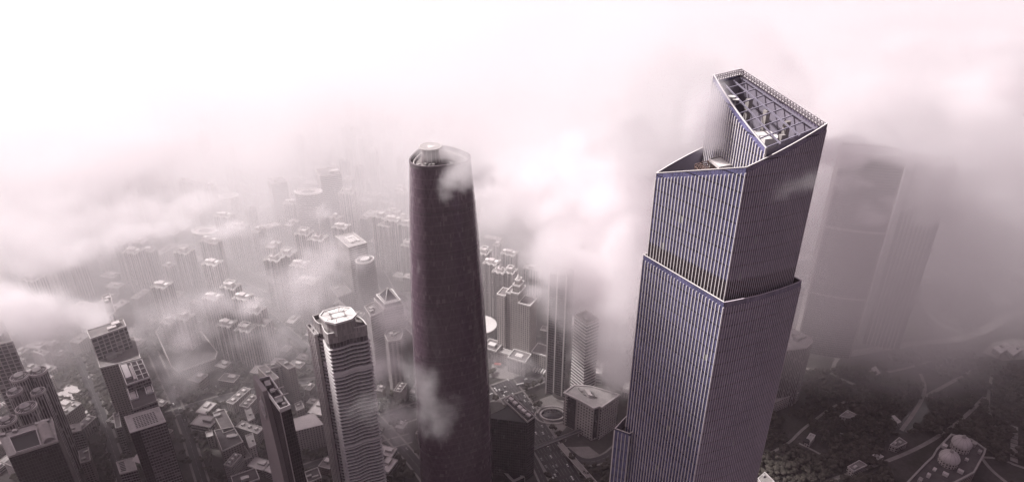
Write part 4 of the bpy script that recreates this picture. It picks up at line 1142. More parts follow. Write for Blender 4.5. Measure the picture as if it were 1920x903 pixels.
def road(px, w, name='road', mat='asphalt', z=.10, lanes=0, kerb=True, world=False):
    pts = [Vector(p) for p in px] if world else [Vector(at_z(x, y, 0)[:2]) for x, y in px]
    # smooth once (Chaikin) so bends read as curves
    for _ in range(2):
        if len(pts) > 2:
            n_ = [pts[0]]
            for a, b_ in zip(pts[:-1], pts[1:]): n_ += [a * .75 + b_ * .25, a * .25 + b_ * .75]
            pts = n_ + [pts[-1]]
    ROADS.append((pts, w / 2))
    L, Rr = [], []
    for i, p in enumerate(pts):
        d = (pts[min(i + 1, len(pts) - 1)] - pts[max(i - 1, 0)]).normalized(); n_ = Vector((-d.y, d.x))
        L.append((p, n_, d))
    def ribbon(o0, o1, zz, m):
        for (p, n1, _), (q_, n2, _) in zip(L[:-1], L[1:]):
            a, b_, c_, d_ = p + n1 * o0, q_ + n2 * o0, q_ + n2 * o1, p + n1 * o1
            m.face([(*a, zz), (*b_, zz), (*c_, zz), (*d_, zz)][::-1])
        return m
    tag(ribbon(-w / 2, w / 2, z, MB()).build(name, M[mat]), None, None, None, 'structure')
    if kerb:
        m = MB(); ribbon(-w / 2 - 2.6, -w / 2, z + .14, m); ribbon(w / 2, w / 2 + 2.6, z + .14, m)
        tag(m.build('pavement', M['paving']), None, None, None, 'structure')
    if lanes:
        m = MB()
        for k in range(1, lanes):
            o = -w / 2 + w * k / lanes
            acc = 0
            for (p, n1, _), (q_, n2, _) in zip(L[:-1], L[1:]):
                seg = (q_ - p).length; s = max(1, int(seg / 9))
                for j in range(s):
                    if lanes > 2 and k * 2 != lanes and j % 2: continue
                    a = p.lerp(q_, j / s) + n1 * o; b_ = p.lerp(q_, (j + .7) / s) + n1 * o
                    m.face([(*(a + n1 * .14), z + .05), (*(a - n1 * .14), z + .05), (*(b_ - n1 * .14), z + .05), (*(b_ + n1 * .14), z + .05)])
        if m.f: tag(m.build('road_markings', M['mark']), None, None, None, 'structure')
    return pts
def patch(px, name, mat, z=.06):
    pl = ccw([tuple(at_z(x, y, 0))[:2] for x, y in px])
    return tag(MB().cap(pl, z).build(name, M[mat]), None, None, None, 'structure')
av = road([(720, 790), (800, 762), (905, 742), (965, 722), (1010, 704), (1075, 672), (1160, 640)], 30, lanes=6)
hw = road([(940, 716), (975, 760), (1010, 815), (1045, 870), (1090, 940)], 34, lanes=8, z=.16)
road([(1000, 860), (1016, 893), (1032, 930)], 9, lanes=2, z=.22)
road([(1060, 842), (1092, 868), (1135, 860), (1160, 838)], 11, lanes=2, z=.2)
st1 = road([(90, 560), (130, 640), (175, 735), (215, 850), (250, 960)], 12, lanes=2)
st2 = road([(255, 590), (300, 690), (345, 790), (375, 890), (400, 960)], 11, lanes=2)
st3 = road([(310, 778), (390, 752), (480, 732), (560, 716), (700, 700), (790, 690)], 12, lanes=2, z=.14)
st4 = road([(500, 590), (560, 640), (640, 720), (720, 800), (790, 880), (830, 940)], 14, lanes=2, z=.18)
road([(540, 890), (600, 868), (700, 840), (770, 820)], 14, lanes=2)
road([(690, 470), (735, 560), (770, 640), (800, 700)], 20, lanes=4, z=.12)
road([(330, 470), (420, 520), (560, 580), (660, 640)], 14, lanes=2, z=.12)
road([(100, 420), (260, 450), (420, 470), (620, 520)], 16, lanes=2, z=.14)
road([(690, 560), (620, 500), (560, 455), (470, 400)], 14, lanes=2)
# park side
for px, w_ in (([(1730, 555), (1738, 585), (1762, 606), (1800, 622), (1830, 634)], 8), ([(1740, 552), (1750, 580), (1775, 598), (1812, 612), (1842, 624)], 8),
               ([(1560, 668), (1640, 655), (1700, 645), (1770, 640), (1830, 628), (1880, 598), (1930, 575)], 14)):
    road(px, w_, lanes=2, mat='paving', kerb=False, z=.12)
for px, w_ in (([(1500, 690), (1540, 694), (1562, 700), (1580, 712), (1618, 726)], 5), ([(1560, 694), (1566, 676), (1582, 664)], 5), ([(1726, 700), (1736, 726), (1728, 750), (1712, 776), (1690, 806)], 5), ([(1735, 742), (1780, 718), (1830, 690)], 5),
               ([(1420, 860), (1478, 832), (1500, 808), (1528, 786), (1560, 762), (1586, 752)], 3.5), ([(1498, 830), (1530, 846), (1548, 856)], 3), ([(1528, 792), (1540, 787), (1552, 797)], 2.5), ([(1575, 811), (1612, 822), (1640, 842)], 2.5),
               ([(1545, 903), (1600, 885), (1680, 858), (1740, 830), (1800, 790), (1850, 740)], 5), ([(1841, 858), (1858, 880), (1890, 906)], 4.5), ([(1836, 856), (1872, 858), (1898, 868)], 3.5), ([(1896, 868), (1930, 880)], 4),
               ([(1600, 690), (1650, 700), (1700, 690), (1760, 672)], 4), ([(1860, 700), (1850, 760), (1870, 810)], 4)):
    road(px, w_, 'path', 'pathmat', kerb=False)
patch(((1708, 768), (1730, 752), (1742, 760), (1738, 778), (1722, 796), (1700, 812), (1680, 808), (1690, 790)), 'pond', 'pond')
patch(((1842, 660), (1862, 642), (1900, 634), (1935, 640), (1930, 672), (1880, 676)), 'yard', 'paving', .08)
patch(((1690, 612), (1712, 600), (1735, 622), (1720, 640), (1700, 636)), 'lawn', 'lawn')
patch(((1000, 752), (1040, 738), (1062, 752), (1062, 800), (1040, 824), (1000, 790)), 'plaza', 'paving', .12)
patch(((925, 668), (1030, 652), (1040, 690), (960, 712), (918, 706)), 'forecourt', 'paving', .07)
patch(((1048, 838), (1104, 836), (1130, 856), (1090, 872)), 'forecourt', 'paving', .08)
patch(((915, 722), (945, 714), (990, 740), (960, 755), (915, 752)), 'parking', 'paving', .09)
# segmented boardwalk by the right edge
a_, b_ = at_z(1902, 798, 0), at_z(1901, 866, 0)
rt = root('boardwalk', (a_.x, a_.y, 0), 'pale segmented boardwalk running beside the domed hall', 'boardwalk')
for i in range(8):
    p = a_.lerp(b_, (i + .5) / 8); L = (b_ - a_).length / 8
    MB().box((p.x, p.y, .3), (8, L * .82, .5), math.atan2(b_.y - a_.y, b_.x - a_.x) - math.pi / 2).build('deck_section', M['paving'], rt)

# footbridge, ramp, oval glass dome
a_, b_ = at_z(990, 846, 8), at_z(1090, 806, 8)
rt = root('footbridge', (a_.x, a_.y, 0), 'straight dark footbridge spanning the highway lanes to the chamfered block', 'footbridge')
MB().bar(a_, b_, 5, 1.2).build('deck', M['darkmetal'], rt)
d = (b_ - a_).normalized(); n_ = Vector((-d.y, d.x, 0))
for s in (-1, 1): MB().bar(a_ + n_ * 2.3 * s + Vector((0, 0, 1.4)), b_ + n_ * 2.3 * s + Vector((0, 0, 1.4)), .25, 1.2).build('railing', M['concrete'], rt)
for f in (.1, .4, .7, .95):
    p = a_.lerp(b_, f); MB().box((p.x, p.y, 0), (1.2, 1.2, 7.4), .4).build('pier', M['concrete'], rt)
a_, b_ = at_z(1049, 832, 6.5), at_z(1120, 912, 6.5)
rt = root('elevated_ramp', (a_.x, a_.y, 0), 'pale elevated ramp slanting past the footbridge beside the highway', 'ramp')
MB().bar(a_, b_, 7.5, 1.1).build('deck', M['pathmat'], rt)
d = (b_ - a_).normalized(); n_ = Vector((-d.y, d.x, 0))
for s in (-1, 1): MB().bar(a_ + n_ * 3.6 * s + Vector((0, 0, .9)), b_ + n_ * 3.6 * s + Vector((0, 0, .9)), .35, .9).build('barrier', M['pale'], rt)
for f in (.05, .3, .55, .8): p = a_.lerp(b_, f); MB().box((p.x, p.y, 0), (1.6, 1.6, 5.9), .4).build('pier', M['concrete'], rt)
c = at_z(1036, 773, 5)
rt = root('glass_dome', (c.x, c.y, 0), 'oval sunken glass dome ringed by a pale kerb on the plaza', 'glass dome'); FOOT.append((c.x, c.y, 22))
el = lambda k, r1=15.5, r2=11: [(c.x + r1 * k * math.cos(2 * math.pi * i / 32), c.y + r2 * k * math.sin(2 * math.pi * i / 32)) for i in range(32)]
MB().ring(el(1.12), el(.98), 0, 3.2).build('kerb', M['pale'], rt)
m = MB(); ks = [(.98, 1.2), (.85, 3.2), (.65, 4.8), (.35, 5.9), (.02, 6.3)]
for (k0, z0), (k1, z1) in zip(ks[:-1], ks[1:]):
    A, Bq = el(k0), el(k1)
    for i in range(32): j = (i + 1) % 32; m.face([(*A[i], z0), (*A[j], z0), (*Bq[j], z1), (*Bq[i], z1)])
m.build('glass_shell', M['officedark'], rt, smooth=True)
MB().ring(el(1.6), el(1.45), 0, 1.0).build('outer_ring', M['concrete'], rt)
m = MB(); A = el(1.3)
for i in range(4, 16): m.bar((*A[i], 4.5), (*A[i + 1], 4.5), 1.6, .4); m.box((A[i][0], A[i][1], 0), (.5, .5, 4.3))
m.build('arcade', M['pale'], rt)

# ================================================================== trees
def icos():
    t = (1 + 5 ** .5) / 2
    v = [Vector(p).normalized() for p in ((-1, t, 0), (1, t, 0), (-1, -t, 0), (1, -t, 0), (0, -1, t), (0, 1, t), (0, -1, -t), (0, 1, -t), (t, 0, -1), (t, 0, 1), (-t, 0, -1), (-t, 0, 1))]
    f = [(0, 11, 5), (0, 5, 1), (0, 1, 7), (0, 7, 10), (0, 10, 11), (1, 5, 9), (5, 11, 4), (11, 10, 2), (10, 7, 6), (7, 1, 8), (3, 9, 4), (3, 4, 2), (3, 2, 6), (3, 6, 8), (3, 8, 9), (4, 9, 5), (2, 4, 11), (6, 2, 10), (8, 6, 7), (9, 8, 1)]
    c = {}; out = []
    def mid(a, b):
        k = (min(a, b), max(a, b))
        if k not in c: c[k] = len(v); v.append((v[a] + v[b]).normalized())
        return c[k]
    for a, b, d in f:
        x, y, z = mid(a, b), mid(b, d), mid(d, a); out += [(a, x, z), (b, y, x), (d, z, y), (x, y, z)]
    return np.array([tuple(p) for p in v]), np.array(out)
IV, IF = icos()
nrng = np.random.default_rng(4)
CLUMP = []
for k in range(8):
    parts_v, parts_f = [], []
    for j in range(6):
        s = nrng.uniform(.38, .62); o = nrng.normal(0, .42, 3) * (1, 1, .55); o[2] += .2
        v = IV * (s * (1 + nrng.normal(0, .17, (len(IV), 1)))) * (1, 1, .85) + o
        parts_f.append(IF + sum(len(p) for p in parts_v)); parts_v.append(v)
    # stray leaf tufts round the outline
    lv, lf = [], []
    for j in range(60):
        d = nrng.normal(0, 1, 3); d /= np.linalg.norm(d); d[2] = abs(d[2]) * .9 - .1
        p = d * nrng.uniform(.85, 1.12); a = nrng.normal(0, .13, 3); b = nrng.normal(0, .13, 3)
        lf.append([len(lv), len(lv) + 1, len(lv) + 2]); lv += [p, p + a, p + b]
    base = sum(len(p) for p in parts_v)
    CLUMP.append((np.vstack(parts_v + [np.array(lv)]), np.vstack(parts_f + [np.array(lf) + base])))
def leaf_mat(name, c1, c2):
    k = NT(name)
    tc = k.add('ShaderNodeTexCoord').outputs['Object']
    f = k.math('ADD', k.math('MULTIPLY', k.noise(tc, .035, 3), .6), k.math('MULTIPLY', k.noise(tc, .5, 3, .7), .4))
    col = k.mix(k.ramp(f, .35, .65), (*c1, 1), (*c2, 1))
    k.put(k.b.inputs['Base Color'], col); k.b.inputs['Roughness'].default_value = .85
    return k.m
M['leaf'] = leaf_mat('park_foliage', (.030, .026, .021), (.056, .048, .038))
M['leaf2'] = leaf_mat('street_foliage', (.026, .025, .018), (.060, .054, .039))
def trimesh(name, V, F, mat):
    me = bpy.data.meshes.new(name)
    me.vertices.add(len(V)); me.vertices.foreach_set('co', V.astype(np.float32).ravel())
    me.loops.add(F.size); me.loops.foreach_set('vertex_index', F.astype(np.int32).ravel())
    me.polygons.add(len(F)); me.polygons.foreach_set('loop_start', np.arange(0, F.size, 3, dtype=np.int32)); me.polygons.foreach_set('loop_total', np.full(len(F), 3, np.int32))
    me.update(calc_edges=True); me.validate(); me.materials.append(mat)
    return me
def inside(p, poly):
    x, y = p; r = False; n = len(poly)
    for i in range(n):
        (x1, y1), (x2, y2) = poly[i], poly[i - 1]
        if (y1 > y) != (y2 > y) and x < (x2 - x1) * (y - y1) / (y2 - y1) + x1: r = not r
    return r
SEG = []
for pts, hwid in ROADS:
    for a, b in zip(pts[:-1], pts[1:]): SEG.append((a.x, a.y, b.x, b.y, hwid))
SEG = np.array(SEG)
FA = None
def clear(x, y, pad_r=2.0, pad_b=1.0, kb=.95):
    d = SEG[:, 2:4] - SEG[:, 0:2]; w_ = np.array([x, y]) - SEG[:, 0:2]
    t = np.clip((w_ * d).sum(1) / np.maximum((d * d).sum(1), 1e-6), 0, 1)
    if (np.hypot(*(w_ - d * t[:, None]).T) < SEG[:, 4] + pad_r).any(): return False
    f = FA
    return not (np.hypot(f[:, 0] - x, f[:, 1] - y) < f[:, 2] * kb + pad_b).any()
FA = np.array(FOOT)
def woods(name, label, polys, step, rad, mat, seed, avoid=()):
    r = random.Random(seed); VV, FF, nv = [], [], 0
    av = [[tuple(at_z(x, y, 0))[:2] for x, y in a] for a in avoid]
    for px in polys:
        pl = [tuple(at_z(x, y, 0))[:2] for x, y in px]
        xs = [p[0] for p in pl]; ys = [p[1] for p in pl]
        y = min(ys)
        while y < max(ys):
            x = min(xs)
            while x < max(xs):
                X, Y = x + r.uniform(-.45, .45) * step, y + r.uniform(-.45, .45) * step
                x += step
                if not inside((X, Y), pl) or any(inside((X, Y), a) for a in av): continue
                if mnoise.noise((X * .012, Y * .012, 3.0)) < -.32: continue
                if not clear(X, Y, 1.0, .5, .8): continue
                s = rad * r.uniform(.6, 1.25) * (1 + .35 * mnoise.noise((X * .02, Y * .02, 9)))
                V, F = CLUMP[r.randrange(8)]
                a = r.uniform(0, 6.28); ca_, sa_ = math.cos(a), math.sin(a)
                v = V * (s, s, s * r.uniform(.75, 1.15))
                v = np.column_stack((v[:, 0] * ca_ - v[:, 1] * sa_ + X, v[:, 0] * sa_ + v[:, 1] * ca_ + Y, v[:, 2] + s * .75 + r.uniform(0, 2.5)))
                VV.append(v); FF.append(F + nv); nv += len(v)
            y += step
    if not VV: return
    o = bpy.data.objects.new(name, trimesh(name, np.vstack(VV), np.vstack(FF), mat)); COL.objects.link(o)
    tag(o, label, None, None, 'stuff'); print(name, len(VV))
# single trees one can tell apart along the avenue, the plaza and the lot
V, F = CLUMP[2]
crown_me = [trimesh('crown', c[0] * (4.2, 4.2, 3.8) + (0, 0, 6.6), c[1], M['leaf2']) for c in CLUMP[:4]]
tm = MB(); tm.cyl((0, 0), .32, 0, 5.6, 7, r1=.16); tm.bar((0, 0, 3.4), (1.6, .5, 6), .16); tm.bar((0, 0, 3.8), (-1.3, .9, 6.4), .14)
tr0 = tm.build('trunk', M['bark']); trunk_me = tr0.data; bpy.data.objects.remove(tr0)
TREE_L = 'small dark street tree in the row along the avenue or plaza edge'
rr = random.Random(9); nt_ = 0
def tree(x, y):
    t = root('tree', (x, y, 0), TREE_L, 'tree', 'street trees along the avenue and plaza'); t.rotation_euler[2] = rr.uniform(0, 6); s = rr.uniform(.75, 1.2); t.scale = (s, s, s)
    for nm, me in (('trunk', trunk_me), ('crown', rr.choice(crown_me))):
        o = bpy.data.objects.new(nm, me); COL.objects.link(o); o.parent = t
def row(pts, off, gap):
    global nt_
    for a, b in zip(pts[:-1], pts[1:]):
        L = (b - a).length; d = (b - a) / max(L, 1e-3); n_ = Vector((-d.y, d.x))
        k = max(1, int(L / gap))
        for i in range(k):
            p = a + d * (L * (i + .5) / k) + n_ * off
            if clear(p.x, p.y, .3, 0, .8) and rr.random() < .85 and nt_ < 130: tree(p.x, p.y); nt_ += 1
for pts, w_, g_ in ((av, 15, 12), (hw, 17, 12), (st1, 6, 12), (st2, 5.5, 12), (st3, 6, 12)):
    row(pts, w_ + 3.4, g_); row(pts, -w_ - 3.4, g_)

# ================================================================== cars
cm = MB()
body = [(-2.2, -.9), (2.2, -.9), (2.2, .9), (-2.2, .9)]
cm.prism(body, .35, .95, 0, bottom=True)
for (z0, k0), (z1, k1) in (((.95, 1), (1.5, .8)),):
    A = [(x * .56 - .2, y * .94) for x, y in body]; Bq = [(x * .40 - .25, y * .8) for x, y in body]
    for i in range(4): j = (i + 1) % 4; cm.face([(*A[i], z0), (*A[j], z0), (*Bq[j], z1), (*Bq[i], z1)], 1)
    cm.cap(Bq, z1, 0)
for x in (-1.4, 1.4):
    for y in (-.82, .82): cm.box((x, y, 0), (.66, .2, .66), 0, 1)
CARM = [plain('car_paint_pale', (.75, .73, .72), .3, .05), plain('car_paint_dark', (.08, .07, .075), .3, .05), plain('car_paint_grey', (.35, .33, .33), .3, .05)]
CAR = []
for i, mm in enumerate(CARM):
    o = cm.build('car', [mm, M['black']]); CAR.append(o.data); bpy.data.objects.remove(o)
bm_ = MB(); bm_.prism([(-5.6, -1.25), (5.6, -1.25), (5.6, 1.25), (-5.6, 1.25)], .4, 3.1, 0, bottom=True)
bm_.side(ccw([(-5.63, -1.28), (5.63, -1.28), (5.63, 1.28), (-5.63, 1.28)]), 1.5, 2.5, 1)
for x in (-3.6, 3.4):
    for y in (-1.15, 1.15): bm_.box((x, y, 0), (1, .3, 1), 0, 1)
o = bm_.build('bus', [CARM[0], M['black']]); BUS = o.data; bpy.data.objects.remove(o)
CL = ['small white car driving on the city roads below the towers', 'small dark car driving on the city roads below the towers', 'small grey car driving on the city roads below the towers']
def car(x, y, a, i, z=.2):
    o = bpy.data.objects.new('car', CAR[i]); COL.objects.link(o); o.location = (x, y, z); o.rotation_euler[2] = a
    tag(o, CL[i], 'car', ('white', 'dark', 'grey')[i] + ' cars on the streets')
rr = random.Random(21)
for pts, w_, lanes, gap in ((av, 30, 6, 15), (hw, 34, 8, 11), (st1, 12, 2, 34), (st2, 11, 2, 30), (st3, 12, 2, 26), (st4, 14, 2, 30)):
    for a, b in zip(pts[:-1], pts[1:]):
        L = (b - a).length; d = (b - a) / max(L, 1e-3); n_ = Vector((-d.y, d.x)); ang_ = math.atan2(d.y, d.x)
        for k in range(int(L / gap * lanes / 3) + (rr.random() < .4)):
            ln = rr.randrange(lanes); p = a + d * rr.uniform(0, L) + n_ * (-w_ / 2 + w_ * (ln + .5) / lanes)
            car(p.x, p.y, ang_ + (math.pi if ln < lanes / 2 else 0), rr.choice((0, 0, 1, 2)))
# parked row behind the low complex
PK = 'white car parked in the lit row beside the cross street'
a_, b_ = at_z(372, 735, 0), at_z(405, 725, 0)
for i in range(9):
    p = a_.lerp(b_, i / 8); o = bpy.data.objects.new('car', CAR[0]); COL.objects.link(o); o.location = (p.x, p.y, .2); o.rotation_euler[2] = -1.1
    tag(o, PK, 'car', 'white cars parked in a row')
for (x, y), lab in (((745, 742), 'white bus on the avenue left of the rounded dark skyscraper'), ((975, 722), 'white bus at the crossing below the classical hotel')):
    p = at_z(x, y, 0); o = bpy.data.objects.new('bus', BUS); COL.objects.link(o); o.location = (p.x, p.y, .2); o.rotation_euler[2] = .35
    tag(o, lab, 'bus')

# ================================================================== the far, fogged city
rr = random.Random(77)
def proto(kind, k):
    r = random.Random(k); m = MB()
    w_, d_ = r.uniform(16, 30), r.uniform(11, 18)
    if kind == 'tower':
        h = r.uniform(52, 92); pl = ccw(rect((0, 0), w_, d_ + 3, 0))
        pl = [(-w_ / 2, -d_ / 2), (-w_ * .16, -d_ / 2), (-w_ * .16, -d_ * .32), (w_ * .16, -d_ * .32), (w_ * .16, -d_ / 2), (w_ / 2, -d_ / 2), (w_ / 2, d_ / 2), (-w_ / 2, d_ / 2)]
        m.side(pl, 0, h, 0); m.cap(pl, h, 1); m.ring(offset(pl, .2), offset(pl, -.5), h - .5, h + 1.4, 2)
        m.box((0, 0, h), (w_ * .35, d_ * .45, r.uniform(4, 7)), 0, 2)
    elif kind == 'slab':
        h = r.uniform(18, 34); w_ *= 1.7; pl = ccw(rect((0, 0), w_, d_, 0))
        m.side(pl, 0, h, 0); m.cap(pl, h, 1); m.ring(offset(pl, .2), offset(pl, -.5), h - .5, h + 1.2, 2)
        for i in range(3): m.box((-w_ * .3 + i * w_ * .3, 0, h), (4, 5, 3), 0, 2)
    else:
        h = r.uniform(7, 16); pl = ccw(rect((0, 0), w_ * 1.2, d_ * 1.3, 0)); p2 = ccw(rect((w_ * .35, d_ * .5), w_ * .5, d_ * .8, 0))
        m.side(pl, 0, h, 0); m.cap(pl, h, 1); m.box((w_ * .2, d_ * .1, h), (w_ * .5, d_ * .5, 3.4), 0, 2); m.ring(offset(pl, .2), offset(pl, -.5), h - .5, h + .8, 2)
    st = {'tower': ('resid_c', 'resid_b', 'resid'), 'slab': ('stone', 'resid', 'brown'), 'low': ('stone', 'brown', 'officepale')}[kind][k % 3]
    o = m.build('far_block', [M[st], M[('roofpale', 'roof', 'pale')[k % 3]], M['pale']]); me = o.data; bpy.data.objects.remove(o)
    return me
PRO = {k: [proto(k, i) for i in range(6)] for k in ('tower', 'slab', 'low')}
FL = {('tower', 0): ('pale far tower fading into fog left of the rounded dark skyscraper', 'fogged far towers'),
      ('slab', 0): ('faint flat roofed slab in the fogged city left of the rounded dark skyscraper', 'fogged far slabs'),
      ('low', 0): ('small low roof in the fogged city left of the rounded dark skyscraper', 'fogged low roofs'),
      ('tower', 1): ('faint tower veiled by cloud between the two dark skyscrapers', 'cloud veiled towers'),
      ('slab', 1): ('faint slab veiled by cloud between the two dark skyscrapers', 'cloud veiled slabs'),
      ('low', 1): ('low roof veiled by cloud between the two dark skyscrapers', 'cloud veiled low roofs'),
      ('slab', 2): ('faint slab in the hazy low quarter beyond the park', 'slabs beyond the park'),
      ('low', 2): ('small pale roof in the hazy low quarter beyond the park', 'low roofs beyond the park')}
cnt = {}
PARK = [tuple(at_z(x, y, 0))[:2] for x, y in ((1380, 925), (1420, 780), (1530, 680), (1640, 680), (1720, 560), (1830, 560), (1960, 600), (1960, 925))]
tries = 0
while sum(cnt.values()) < 660 and tries < 60000:
    tries += 1
    py = 258 + 560 * rr.random() ** 1.25; px = rr.uniform(-20, 1940)
    p = at_z(px, py, 0); x, y = p.x, p.y
    if inside((x, y), PARK): continue
    reg = 0 if px < 900 else (1 if px < 1230 else 2)
    if reg == 1 and rr.random() < .55: continue
    if reg == 2 and py > 620: continue
    u = rr.random()
    if reg == 2: kind = 'low' if u < .75 else 'slab'
    elif py < 330: kind = 'tower' if u < .4 else ('slab' if u < .75 else 'low')
    elif py < 560: kind = 'tower' if u < .55 else ('slab' if u < .8 else 'low')
    else: kind = 'slab' if u < .3 else 'low'
    rad = {'tower': 16, 'slab': 24, 'low': 17}[kind]
    if cnt.get((kind, reg), 0) >= {('tower', 0): 170, ('slab', 0): 120, ('low', 0): 120, ('tower', 1): 14, ('slab', 1): 16, ('low', 1): 20, ('slab', 2): 45, ('low', 2): 130}.get((kind, reg), 0): continue
    f = FA
    if (np.hypot(f[:, 0] - x, f[:, 1] - y) < f[:, 2] * .85 + rad * .8).any() or not clear(x, y, rad * .62 + 2, 0, .1): continue
    FA = np.vstack((FA, (x, y, rad)))
    o = bpy.data.objects.new({'tower': 'distant_tower', 'slab': 'distant_slab', 'low': 'distant_low_building'}[kind], rr.choice(PRO[kind])); COL.objects.link(o)
    o.location = (x, y, 0); o.rotation_euler[2] = -.32 + rr.choice((0, 0, math.pi / 2)) + rr.gauss(0, .08) + (.35 if reg == 2 else 0)
    s = rr.uniform(.8, 1.15); o.scale = (s, s, rr.uniform(.7, 1.35))
    lab, gr = FL[(kind, reg)]
    tag(o, lab, {'tower': 'tower block', 'slab': 'apartment block', 'low': 'low building'}[kind], gr)
    cnt[(kind, reg)] = cnt.get((kind, reg), 0) + 1
# low roofs squeezed between the near towers
n_ = 0
for tr_ in range(4000):
    if n_ >= 85: break
    p = at_z(rr.uniform(-10, 900), rr.uniform(600, 900), 0); x, y = p.x, p.y
    f = FA
    if (np.hypot(f[:, 0] - x, f[:, 1] - y) < f[:, 2] * .8 + 9).any() or not clear(x, y, 9, 0, .1): continue
    FA = np.vstack((FA, (x, y, 12)))
    o = bpy.data.objects.new('small_building', rr.choice(PRO['low'] + PRO['slab'][:2])); COL.objects.link(o); o.location = (x, y, 0); o.rotation_euler[2] = -.32 + rr.choice((0, math.pi / 2)) + rr.gauss(0, .05)
    s = rr.uniform(.5, .8); o.scale = (s, s, rr.uniform(.6, 1.2))
    tag(o, 'small low roof squeezed between the near towers and street trees', 'low building', 'low roofs between the near towers'); n_ += 1
print(cnt, tries, n_)

woods('park_woods', 'dense dark park woodland read as one mass', [[(1395, 925), (1420, 800), (1470, 765), (1530, 690), (1640, 690), (1700, 655), (1790, 650), (1860, 690), (1935, 690), (1935, 925)],
      [(1735, 610), (1770, 560), (1840, 585), (1830, 620)], [(1540, 700), (1500, 720), (1500, 690)]], 8.2, 4.9, M['leaf'], 1,
      [((1702, 768), (1730, 748), (1746, 760), (1742, 780), (1722, 800), (1700, 816), (1676, 810), (1690, 790)), ((1836, 664), (1862, 640), (1900, 630), (1940, 636), (1935, 676), (1880, 680)), ((1890, 790), (1912, 790), (1912, 870), (1890, 870))])
woods('street_woods', 'dark planting filling the gaps between the roofs and streets', [[(-30, 600), (800, 600), (850, 925), (-30, 925)],
      [(915, 690), (950, 706), (1000, 690), (1030, 680), (1010, 690), (945, 712), (918, 706)], [(985, 800), (1040, 830), (1000, 850)], [(1060, 868), (1140, 862), (1150, 905), (1095, 905)],
      [(740, 520), (770, 560), (775, 640), (755, 600)], [(995, 740), (1020, 728), (1050, 735), (1020, 750)]], 10.0, 4.6, M['leaf2'], 2)
